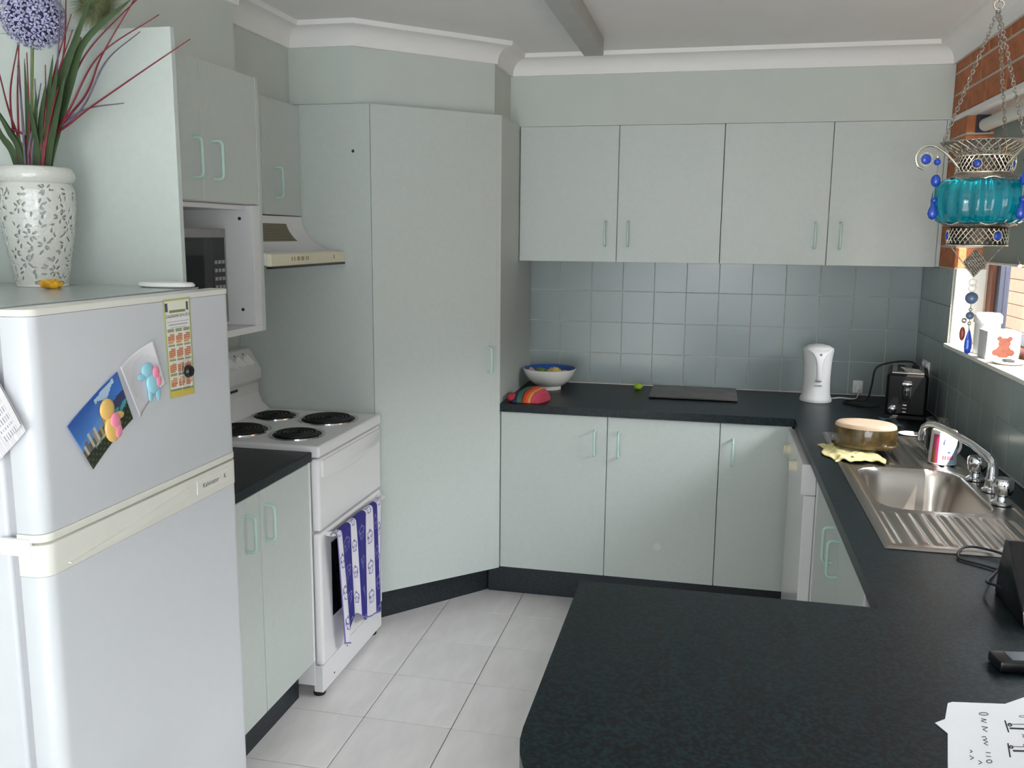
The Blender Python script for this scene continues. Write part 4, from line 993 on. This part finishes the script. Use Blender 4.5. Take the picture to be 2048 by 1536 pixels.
def cal_col(u, v):
    if u < .045 or u > .955 or v < .022: return lin((176, 184, 120))
    if v > .93: return lin((206, 186, 84))
    if v > .915: return lin((132, 142, 110))
    if v < .145:
        if (u < .16 or u > .82) and .04 < v < .125: return lin((84, 84, 110)) if abs(u-(.10 if u < .5 else .88)) < .045 else lin((230, 226, 190))
        if .115 < v < .140 and .2 < u < .8: return lin((130, 140, 96))
        return lin((232, 230, 214))
    if v < .30:
        if v > .215 and abs(((v-.215)/.030) % 1-.5) < .18 and .10+.05*(int((v-.215)/.03)) < u < .92-.05*int((v-.215)/.03): return lin((178, 174, 176))
        return lin((232, 230, 226))
    k = (v-.31)/.148; r = int(k); f = k-r; cu = (u-.07)/.30; c = int(cu); fu = cu-c
    if r > 3 or c > 2 or fu > .90 or fu < .04: return lin((232, 230, 220))
    if f < .16: return lin((150, 158, 122))
    if .30 < f < .95:
        ln_ = int((f-.30)/.13); inn = ((f-.30)/.13) % 1
        if ln_ == 0 and fu < .3: return lin((232, 230, 220))
        if ln_ == 4 and fu > .7: return lin((232, 230, 220))
        return lin((190, 116, 92)) if inn < .55 else lin((228, 184, 140))
    return lin((230, 226, 214))
t = thing('wall_calendar', (FX, -2.62, 1.257), 'narrow printed calendar strip on the freezer door', 'calendar')
c4 = [(-2.675, 1.476), (-2.574, 1.476), (-2.573, 1.258), (-2.667, 1.262)]
cs = quad_pic('strip', c4, 60, 150, cal_col, 'print_paper', t, .0)
def cal_xy(a, b): return (FX+.0020, -2.623+a, 1.4385+b)
MB().text('CALENDAR 2014-2015', .0094, cal_xy).build('lettering', 'ink_black', t)
t = thing('clip_magnet', (FX, -2.600, 1.295), 'clear square magnet with a dark round centre on the calendar', 'magnet')
bx('clip', FX+.0022, FX+.0080, -2.628, -2.588, 1.272, 1.342, 'window_glass', t, .002)
k_ = MB().lathe([(0, 0), (.014, 0), (.0145, .004), (.011, .010), (0, .011)], (0, 0, 0), 24); xf(k_, along((FX+.0082, -2.607, 1.314), (1, 0, 0))); k_.build('knob', 'black_plastic', t, smooth=40)
# papers on the near side of the fridge
def side_sheet(name, corner, e1, e2, l1, l2, off, fn, label):
    e1 = Vector(e1).normalized(); e2 = Vector(e2).normalized(); c = Vector(corner)
    def P(u, v):
        p = c+e1*l1*u+e2*l2*v; return (p.x, FY0-off-.014*(1-u)**2*(1-v)**2, p.y)
    o = MB().grid(40, 60, P, fn).build(name, 'print_paper', smooth=60, recalc=False)
    m_ = o.modifiers.new('thick', 'SOLIDIFY'); m_.thickness = .0005; m_.offset = 0
    return tag(o, label, 'paper')
side_sheet('lined_sheet', (-2.064, 1.279), (-.56, .83), (-.76, -.65), .20, .145, .004, lambda u, v: lin((196, 192, 200)) if (v*26) % 1 < .4 else lin((216, 214, 218)), 'curled lined sheet stuck to the side of the fridge')
side_sheet('typed_sheet', (-2.068, 1.290), (-.56, .83), (-.79, -.62), .20, .060, .010, lambda u, v: lin((150, 148, 158)) if (v*9) % 1 < .4 and v > .25 and math.sin(u*90) > -.4 else lin((214, 212, 214)), 'printed sheet corner overlapping the lined sheet on the fridge side')
# lid and sweet wrapper on top of the fridge
ld = MB().lathe([(0, 0), (.030, 0), (.036, .003), (.036, .008), (.033, .012), (.012, .014), (0, .014)], (-2.205, -2.440, FT), 36, 2.05, .95).build('plastic_lid', 'white_plastic', smooth=40)
tag(ld, 'oval white plastic lid on the fridge top near the microwave', 'lid')
wr_ = MB().sphere((-2.405, -2.585, FT+.010), .020, 16, 10, 1.3, .9, .55); wr_.v = [(p[0]+.004*math.sin(p[1]*400), p[1]+.004*math.sin(p[2]*500+p[0]*300), max(FT+.0003, p[2]+.003*math.sin(p[0]*350))) for p in wr_.v]
tag(wr_.build('sweet_wrapper', 'orange_foil', smooth=60), 'crumpled orange and yellow sweet wrapper on the fridge top', 'wrapper')
# ---- pierced vase with artificial flowers
VX, VY, VZ = -2.502, -2.495, FT
t = thing('vase', (VX, VY, VZ), 'tall white ceramic vase with pierced leaf pattern on the fridge', 'vase')
def vr(z):
    P_ = [(0, .057), (.010, .058), (.06, .066), (.12, .077), (.18, .084), (.225, .085), (.238, .080), (.242, .078)]
    for (a, ra), (b, rb) in zip(P_[:-1], P_[1:]):
        if z <= b: return ra+(rb-ra)*(z-a)/(b-a)
    return P_[-1][1]
holes = []
rv = random.Random(3)
for zi in range(11):
    for k in range(9):                      # flower rosettes and leaf cuts
        a = 2*PI*(k+.5*(zi % 2))/9+rv.uniform(-.1, .1); z = .016+zi*.0210
        if (zi+k) % 3 == 0:
            for q in range(6):
                w = 2*PI*q/6+rv.random(); holes.append((a+.010*math.cos(w)/.07, z+.010*math.sin(w), w, .0056, .0023))
        else:
            for q in range(4):
                holes.append((a+rv.uniform(-.32, .32), z+rv.uniform(-.010, .010), rv.uniform(0, PI), .0060, .0022))
NA, NZ_ = 250, 150
mb = MB()
for j in range(NZ_+1):
    z = .242*j/NZ_
    for i in range(NA): a = 2*PI*i/NA; r = vr(z); mb.v.append((VX+r*math.cos(a), VY+r*math.sin(a), VZ+z))
cut = set()
for (ha, hz, w, L_, Wd) in holes:
    R_ = vr(max(0, min(.242, hz)))
    for dj in range(-8, 9):
        j = int(hz/.242*NZ_)+dj
        if j < 3 or j >= NZ_-3: continue
        for di in range(-8, 9):
            i = int((ha % (2*PI))/(2*PI)*NA)+di; ca = 2*PI*(i+.5)/NA; cz = .242*(j+.5)/NZ_
            dx = (ca-(ha % (2*PI)))*R_; dz = cz-hz; p_ = dx*math.cos(w)+dz*math.sin(w); q_ = -dx*math.sin(w)+dz*math.cos(w)
            if (p_/L_)**2+(q_/Wd)**2 < 1: cut.add((i % NA, j))
for j in range(NZ_):
    for i in range(NA):
        if (i, j) in cut: continue
        i2 = (i+1) % NA; mb.f.append((j*NA+i, j*NA+i2, (j+1)*NA+i2, (j+1)*NA+i)); mb.c.append(None)
o = mb.build('pierced_shell', 'vase_ceramic', t, smooth=50, recalc=False)
m_ = o.modifiers.new('thick', 'SOLIDIFY'); m_.thickness = .0035; m_.offset = -1
MB().lathe([(0, .003)]+[(vr(.242*k/12)-.0055, .003+.239*k/12) for k in range(13)], (VX, VY, VZ), 40).build('inner_liner', 'vase_hole', t, smooth=50)
MB().lathe([(.0770, .241), (.0840, .246), (.0875, .256), (.0875, .264), (.0840, .275), (.0785, .279), (.0740, .279), (.0720, .262), (.0720, .20)], (VX, VY, VZ), 48).build('rim', 'vase_ceramic', t, smooth=50)
MB().lathe([(0, 0), (.058, 0), (.0585, .003), (.057, .006), (0, .0055)], (VX, VY, VZ), 40).build('base', 'vase_ceramic', t, smooth=50)
VT = VZ+.24
def stemp(xz, y1=VY, y0=None):
    x0, z0 = xz[0]; base = (VX+(x0-VX)*.35, VY+.3*(y1-VY), VT-.10); n = len(xz)
    return [base]+[(x, VY+(y1-VY)*(k+.4)/n, z) for k, (x, z) in enumerate(xz)]
def blade(pts, w, name, mat, parent, tip=.12):
    c = curve(pts, 8); vs = []; m_n = len(c)
    for i, p in enumerate(c):
        s = i/(m_n-1); ww = 1.25*w*min(1, .45+s*1.6)*(1-s)**.55+.0004; tg = (c[min(i+1, m_n-1)]-c[max(i-1, 0)]).normalized(); sd = tg.cross(Vector((0.25, 1, 0))).normalized(); nn = sd.cross(tg)
        vs += [p-sd*ww+nn*ww*.25, p+nn*-.0003, p+sd*ww+nn*ww*.25, p+nn*.0012]
    fs = []
    for i in range(m_n-1):
        for k in range(4): fs.append((i*4+k, i*4+(k+1) % 4, (i+1)*4+(k+1) % 4, (i+1)*4+k))
    return MB().add(vs, fs).build(name, mat, parent, smooth=60)
def allium(name, c, R, xz, y1, petal, core, label, fringe=False):
    t = thing(name, (xz[0][0], VY, VT-.1), label, 'flower', 'artificial flowers in the vase')
    MB().tube(curve(stemp(xz, y1)), .0034, 8).build('stem', 'stem_green', t, smooth=60)
    c = Vector(c); MB().sphere(c, R*(.45 if fringe else .80), 20, 14).build('bloom_core', core, t, smooth=60)
    rg = random.Random(11); pb = MB(); N_ = 300 if not fringe else 2600
    for k in range(N_):
        zz = 1-2*(k+.5)/N_; a = k*2.39996; d = Vector((math.sqrt(1-zz*zz)*math.cos(a), math.sqrt(1-zz*zz)*math.sin(a), zz))
        if fringe:
            p0 = c+d*R*.40; p1 = c+(d+Vector((rg.uniform(-.2, .2), rg.uniform(-.2, .2), rg.uniform(-.2, .2)))).normalized()*R*rg.uniform(.85, 1.08)
            s = d.cross(Vector((.3, .2, 1))).normalized()*.0006; pb.add([p0-s, p0+s, p1], [(0, 1, 2)])
        else:
            s1 = d.cross(Vector((rg.random(), rg.random(), 1))).normalized(); s2 = d.cross(s1); o_ = c+d*R*rg.uniform(.86, 1.0); L_ = R*.15
            for q in range(4):
                w = PI/2*q+rg.random(); e = s1*math.cos(w)+s2*math.sin(w); f = s1*-math.sin(w)+s2*math.cos(w)
                pb.add([o_-d*.004, o_+e*L_*.5+f*L_*.28+d*.002, o_+e*L_+d*.001, o_+e*L_*.5-f*L_*.28+d*.002], [(0, 1, 2, 3)])
    po = pb.build('petals', petal, t, recalc=False); po['kind'] = 'stuff'
allium('allium_flower', (-2.470, VY-.005, 2.100), .070, [(-2.500, 1.788), (-2.494, 1.896), (-2.478, 2.045)], VY-.005, 'petal_purple', 'bloom_core', 'round lavender allium flower at the left of the vase')
allium('allium_flower', (-2.330, VY+.030, 2.135), .072, [(-2.480, 1.80), (-2.430, 1.92), (-2.372, 2.06)], VY+.03, 'fringe_green', 'petal_green', 'fuzzy pale green allium flower behind a broad leaf', True)
def spray(label, leaves, reds, group='artificial flowers in the vase'):
    t = thing('grass_spray', (VX, VY, VT-.1), label, 'foliage', group)
    for xz, y1, w in leaves: blade(stemp(xz, y1), w, 'leaf', 'leaf_green', t)
    for xz, y1, mat in reds:
        c = curve(stemp(xz, y1)); n = len(c); MB().tube(c, [.0041*(1-.70*i/(n-1)) for i in range(n)], 6).build('stalk', mat, t, smooth=60)
R_, V_ = 'grass_red', 'grass_violet'
spray('broad green leaves and long red stalks leaning right out of the vase',
    [([(-2.480, 1.788), (-2.428, 1.917), (-2.366, 2.025), (-2.300, 2.135)], VY-.03, .018), ([(-2.459, 1.788), (-2.384, 1.96), (-2.332, 2.046), (-2.205, 2.126)], VY-.02, .016), ([(-2.462, 1.79), (-2.42, 1.87), (-2.37, 1.965)], VY-.05, .016), ([(-2.47, 1.79), (-2.44, 1.90), (-2.40, 2.01)], VY-.045, .013)],
    [([(-2.462, 1.805), (-2.379, 1.871), (-2.243, 1.945), (-2.066, 2.036)], VY-.02, R_), ([(-2.473, 1.788), (-2.390, 1.899), (-2.302, 2.012), (-2.145, 2.092)], VY-.01, R_), ([(-2.465, 1.805), (-2.348, 1.926), (-2.296, 2.012), (-2.193, 2.14)], VY-.01, R_), ([(-2.47, 1.805), (-2.36, 1.90), (-2.29, 2.00), (-2.20, 2.06)], VY, V_), ([(-2.466, 1.805), (-2.420, 1.862), (-2.350, 1.896), (-2.252, 1.907)], VY, V_), ([(-2.468, 1.80), (-2.40, 1.93), (-2.335, 2.03), (-2.17, 2.16)], VY+.01, R_), ([(-2.470, 1.80), (-2.435, 1.88), (-2.40, 1.96), (-2.34, 2.06)], VY-.05, R_), ([(-2.464, 1.80), (-2.42, 1.89), (-2.385, 1.94)], VY-.055, R_), ([(-2.47, 1.80), (-2.43, 1.90), (-2.40, 2.02), (-2.375, 2.16)], VY-.03, V_)])
spray('upright red and violet stalks in the middle of the vase',
    [([(-2.493, 1.788), (-2.423, 1.972), (-2.368, 2.079)], VY+.02, .013), ([(-2.514, 1.788), (-2.500, 1.885), (-2.486, 2.007)], VY-.03, .010), ([(-2.485, 1.788), (-2.455, 1.88), (-2.42, 1.95)], VY-.05, .012), ([(-2.50, 1.79), (-2.47, 1.87), (-2.445, 1.93)], VY-.055, .012), ([(-2.49, 1.79), (-2.475, 1.86), (-2.468, 1.92)], VY-.06, .013), ([(-2.475, 1.79), (-2.44, 1.88), (-2.405, 1.94), (-2.38, 1.98)], VY-.06, .013)],
    [([(-2.487, 1.788), (-2.442, 1.906), (-2.399, 2.026), (-2.383, 2.150)], VY, R_), ([(-2.490, 1.788), (-2.450, 1.90), (-2.410, 2.00), (-2.36, 2.10)], VY-.02, R_), ([(-2.505, 1.79), (-2.492, 1.90), (-2.478, 2.02)], VY-.03, R_), ([(-2.520, 1.79), (-2.512, 1.90), (-2.500, 2.03)], VY-.03, R_), ([(-2.51, 1.79), (-2.475, 1.87), (-2.440, 1.95)], VY-.04, V_), ([(-2.48, 1.79), (-2.445, 1.88), (-2.425, 1.99)], VY-.04, R_), ([(-2.50, 1.79), (-2.47, 1.86), (-2.452, 1.96)], VY-.045, V_), ([(-2.52, 1.79), (-2.505, 1.87), (-2.495, 1.99)], VY-.045, V_)])
spray('green leaves and red stalks arching left out of the vase',
    [([(-2.528, 1.788), (-2.555, 1.850), (-2.577, 1.905)], VY-.03, .014), ([(-2.555, 1.789), (-2.583, 1.845), (-2.616, 1.944)], VY-.02, .012), ([(-2.535, 1.79), (-2.548, 1.85), (-2.566, 1.90)], VY-.05, .010)],
    [([(-2.534, 1.788), (-2.525, 1.919), (-2.503, 2.046)], VY-.02, R_), ([(-2.545, 1.794), (-2.552, 1.93), (-2.516, 2.058)], VY, R_), ([(-2.51, 1.82), (-2.555, 1.86), (-2.60, 1.93)], VY-.04, R_), ([(-2.53, 1.80), (-2.56, 1.90), (-2.585, 2.02)], VY, R_)])

# ================================================================== hanging lantern
LX, LY = -.521, -2.815
t = thing('hanging_lantern', (LX, LY, 1.43), 'ornate silver hanging lantern with teal glass globe and blue beads', 'lantern')
def lat(n, z0, z1, r0, r1, turn, wr, nm, mat, seg=8):
    mb = MB()
    for s in (-1, 1):
        for k in range(n):
            pts = []
            for q in range(seg+1):
                f = q/seg; a = 2*PI*k/n+s*turn*(f-.5); r = r0+(r1-r0)*f; pts.append((LX+r*math.cos(a), LY+r*math.sin(a), z0+(z1-z0)*f))
            mb.tube(pts, wr, 4)
    return mb.build(nm, mat, t, smooth=60)
# glass globe, ribbed
GP = [(.044*1, .0358)]+[(.0480+.0220*math.sin(PI*k/16)**.75, .0340*math.cos(PI*k/16)) for k in range(1, 16)]+[(.044, -.0358)]
MB().lathe(GP, (LX, LY, 1.677), 96, mod=lambda a, z: 1+.030*math.cos(20*a)).build('glass_globe', 'teal_glass', t, smooth=60)
# neck band, crown, collars
MB().lathe([(.0375, 1.7195), (.0385, 1.7200), (.0375, 1.745), (.0362, 1.745)], (LX, LY, 0), 40).build('neck_band', 'tin_dark', t, smooth=40)
lat(34, 1.720, 1.745, .0393, .0383, .42, .0008, 'neck_lattice', 'tin_bright')
lat(30, 1.7465, 1.7655, .0395, .0625, .34, .0008, 'crown_lattice', 'tin_bright')
MB().ring((LX, LY, 1.7664), .0625, .0010, 'z', 48, 6).build('crown_ring', 'tin_silver', t, smooth=60)
MB().ring((LX, LY, 1.7205), .0395, .0014, 'z', 40, 6).build('neck_ring', 'tin_bright', t, smooth=60)
MB().ring((LX, LY, 1.7455), .0390, .0012, 'z', 40, 6).build('neck_ring', 'tin_bright', t, smooth=60)
MB().lathe([(.0380, 1.746), (.0440, 1.753), (.0530, 1.761), (.0620, 1.7655), (.0615, 1.7668), (.0520, 1.7625), (.0430, 1.7545), (.0370, 1.747)], (LX, LY, 0), 48, mod=lambda a, z: 1+.10*max(0, math.cos(3*(a-math.radians(192.5))))*(z-1.746)/.02).build('crown', 'tin_silver', t, smooth=60)
def wavy(nm, r0, r1, z0, z1, s):
    mb = MB(); n = 72; vs = []; fs = []
    for k in range(n):
        a = 2*PI*k/n; w = .0040*math.cos(6*a)*s; vs += [(LX+r0*math.cos(a), LY+r0*math.sin(a), z0), (LX+r1*math.cos(a), LY+r1*math.sin(a), z1+w), (LX+(r1+.001)*math.cos(a), LY+(r1+.001)*math.sin(a), z1+w+.0012*s)]
    for k in range(n):
        j = (k+1) % n; fs += [(k*3, j*3, j*3+1, k*3+1), (k*3+1, j*3+1, j*3+2, k*3+2)]
    mb.add(vs, fs).build(nm, 'tin_silver', t, smooth=60)
    MB().tube([(LX+r1*math.cos(2*PI*k/n), LY+r1*math.sin(2*PI*k/n), z1+.0040*math.cos(12*PI*k/n)*s) for k in range(n)], .0009, 5, closed=True).build('beaded_edge', 'tin_bright', t, smooth=60)
wavy('upper_collar', .0390, .0545, 1.7195, 1.7085, -1); wavy('lower_collar', .0400, .0540, 1.6370, 1.6450, 1)
MB().lathe([(.0405, 1.6105), (.0420, 1.6100), (.0420, 1.6365), (.0405, 1.6370)], (LX, LY, 0), 40).build('base_band', 'tin_dark', t, smooth=40)
lat(34, 1.6125, 1.6350, .0429, .0429, .42, .0008, 'base_lattice', 'tin_bright')
MB().lathe([(0, 1.6085), (.0440, 1.6085), (.0445, 1.6100), (.0430, 1.6110), (0, 1.6110)], (LX, LY, 0), 40).build('base_plate', 'tin_bright', t, smooth=40)
def gem(a, r, z, R=.0078, tilt=0):
    d = Vector((math.cos(a), math.sin(a), 0)); o = Vector((LX, LY, z))+d*r; M = along(o, d)
    xf(MB().sphere((0, 0, .0015), R*.80, 16, 8, 1, 1, .45), M).build('gem', 'blue_glass', t, smooth=60)
    rb = MB()
    for k in range(18): w = 2*PI*k/18; rb.sphere((R*math.cos(w), R*math.sin(w), .001), .0013, 6, 4)
    xf(rb, M).build('gem_setting', 'tin_bright', t, smooth=60)
A0 = math.radians(192.5); ARM = [A0, math.radians(305), math.radians(50)]
FRT = math.radians(282.5)
for a in (FRT-.72, FRT+.95, FRT+2.6): gem(a, .0388, 1.7325, .0070)
for a in (FRT+.20, FRT+1.75, FRT-1.75): gem(a, .0430, 1.6240, .0078)
def pol(a, r, z): return (LX+r*math.cos(a), LY+r*math.sin(a), z)
def drop(a, r, ztop):
    d0 = pol(a, r, ztop); x, y = d0[0], d0[1]
    w = MB().tube([(x, y, ztop), (x+.001, y, ztop-.030), (x-.001, y, ztop-.060), (x-.001, y, ztop-.082)], .0007, 5)
    w.build('bead_wire', 'tin_silver', t)
    MB().sphere((x, y, ztop-.012), .0028, 10, 8).build('silver_bead', 'tin_bright', t, smooth=60)
    MB().sphere((x, y, ztop-.0195), .0052, 14, 10).build('blue_bead', 'blue_glass', t, smooth=60)
    MB().sphere((x, y, ztop-.0480), .0072, 16, 12, 1, 1, 1.35).build('blue_bead', 'blue_glass', t, smooth=60)
    MB().sphere((x, y, ztop-.0780), .0052, 14, 10).build('blue_bead', 'blue_glass', t, smooth=60)
    MB().lathe([(0, 0), (.0050, .0025), (.0078, .009), (.0066, .016), (.0030, .024), (0, .028)], (x-.001, y-.002, ztop-.108), 18, 1, .7).build('glass_drop', 'blue_glass', t, smooth=60)
ZJ = 1.962
JX, JY = LX, LY
def chain(p, q, name='chain'):
    p, q = Vector(p), Vector(q); L_ = (q-p).length; n = max(2, int(L_/.0058)); d = (q-p).normalized(); s = d.cross(Vector((.31, .83, .2))).normalized(); b = d.cross(s); mb = MB()
    for k in range(n):
        c = p+(q-p)*((k+.5)/n); e = s if k % 2 else b; pts = []
        for w in range(10):
            a = 2*PI*w/10; pts.append(c+d*.0044*math.cos(a)+e*.0024*math.sin(a))
        mb.tube(pts, .00075, 5, closed=True)
    mb.build(name, 'tin_silver', t, smooth=60)
for a in ARM:
    pth = [(.038, 1.7270), (.046, 1.7360), (.060, 1.7490), (.073, 1.7575), (.084, 1.7610), (.096, 1.7585), (.1045, 1.7500), (.1065, 1.7400), (.1020, 1.7300), (.0930, 1.7255)]
    MB().tube(curve([pol(a, r, z) for r, z in pth], 5), .0021, 8).build('scroll_arm', 'tin_bright', t, smooth=60)
    sd_ = a-PI/2 if math.cos(a-PI/2-FRT) > 0 else a+PI/2
    o = Vector(pol(a, .0905, 1.7405)); d = Vector((math.cos(sd_), math.sin(sd_), 0)); M = along(o, d)
    xf(MB().sphere((0, 0, 0), .0078, 18, 10, 1, 1, .5), M).build('gem', 'blue_glass', t, smooth=60)
    rb = MB()
    for k in range(22): w = 2*PI*k/22; rb.sphere((.0098*math.cos(w), .0098*math.sin(w), 0), .0013, 6, 4)
    xf(rb, M).build('gem_setting', 'tin_bright', t, smooth=60)
    drop(a, .0730, 1.7560)
    chain(pol(a, .0665, 1.7640), (JX, JY, ZJ))
chain((JX, JY, ZJ+.012), (JX, JY, ZCE-.02), 'top_chain')
MB().ring((JX, JY, ZJ+.006), .0068, .0012, 'y', 18, 6).build('link_ring', 'tin_bright', t, smooth=60)
MB().lathe([(0, ZCE-.022), (.004, ZCE-.022), (.005, ZCE-.006), (.018, ZCE-.004), (.018, ZCE-.0005), (0, ZCE-.0005)], (JX, JY, 0), 18).build('ceiling_hook', 'tin_silver', t, smooth=40)
# filigree diamond and pendant string
fd = MB(); rx = _r.copy(); rx.z = 0; rx.normalize()
def dm_(u, v): p = Vector((LX, LY, 1.582))+rx*u; return (p.x, p.y, 1.582+v)
W_, H_ = .0205, .0235
for k in range(-4, 5):
    f = k/4.5
    fd.tube([dm_(-W_*(1-abs(f))*.5+W_*f*.5-0*W_, 0) if False else dm_(W_*(f-1)/2, H_*(f+1)/2), dm_(W_*(f+1)/2, H_*(f-1)/2)], .0010, 5)
    fd.tube([dm_(W_*(f-1)/2, -H_*(f+1)/2), dm_(W_*(f+1)/2, -H_*(f-1)/2)], .0010, 5)
fd.build('filigree_diamond', 'tin_silver', t, smooth=60)
MB().add([dm_(-W_*.96, 0), dm_(0, -H_*.96), dm_(W_*.96, 0), dm_(0, H_*.96)], [(0, 1, 2, 3)]).build('filigree_back', 'tin_dark', t)
for s in (-1, 1): MB().tube([(LX+rx.x*.042*s, LY+rx.y*.042*s, 1.609), dm_(.020*s, .001)], .0008, 5).build('stay_wire', 'tin_silver', t)
MB().ring((LX, LY, 1.5510), .0055, .0009, 'y', 16, 6).build('link_ring', 'tin_bright', t, smooth=60)
MB().ring((LX, LY, 1.5420), .0055, .0009, 'y', 16, 6).build('link_ring', 'tin_bright', t, smooth=60)
MB().tube([(LX, LY, 1.537), (LX, LY, 1.476)], .0007, 5).build('bead_wire', 'tin_silver', t)
MB().sphere((LX, LY, 1.5265), .0095, 18, 12).build('grey_bead', 'grey_bead', t, smooth=60)
MB().sphere((LX, LY, 1.5080), .0030, 10, 8).build('silver_bead', 'tin_bright', t, smooth=60)
MB().sphere((LX, LY, 1.4985), .0062, 16, 10).build('grey_bead', 'grey_bead', t, smooth=60)
MB().sphere((LX-.008, LY, 1.4905), .0042, 12, 8).build('silver_bead', 'tin_bright', t, smooth=60)
MB().sphere((LX, LY, 1.4860), .0030, 10, 8).build('silver_bead', 'tin_bright', t, smooth=60)
MB().sphere((LX-.0085, LY+.002, 1.4690), .0056, 12, 10, .8, .8, 2.0).build('amber_drop', 'jar_red', t, smooth=60)
MB().lathe([(0, 0), (.0042, .003), (.0062, .012), (.0050, .024), (.0022, .036), (0, .042)], (LX+.001, LY, 1.436), 18, 1, .7).build('glass_drop', 'blue_glass', t, smooth=60)
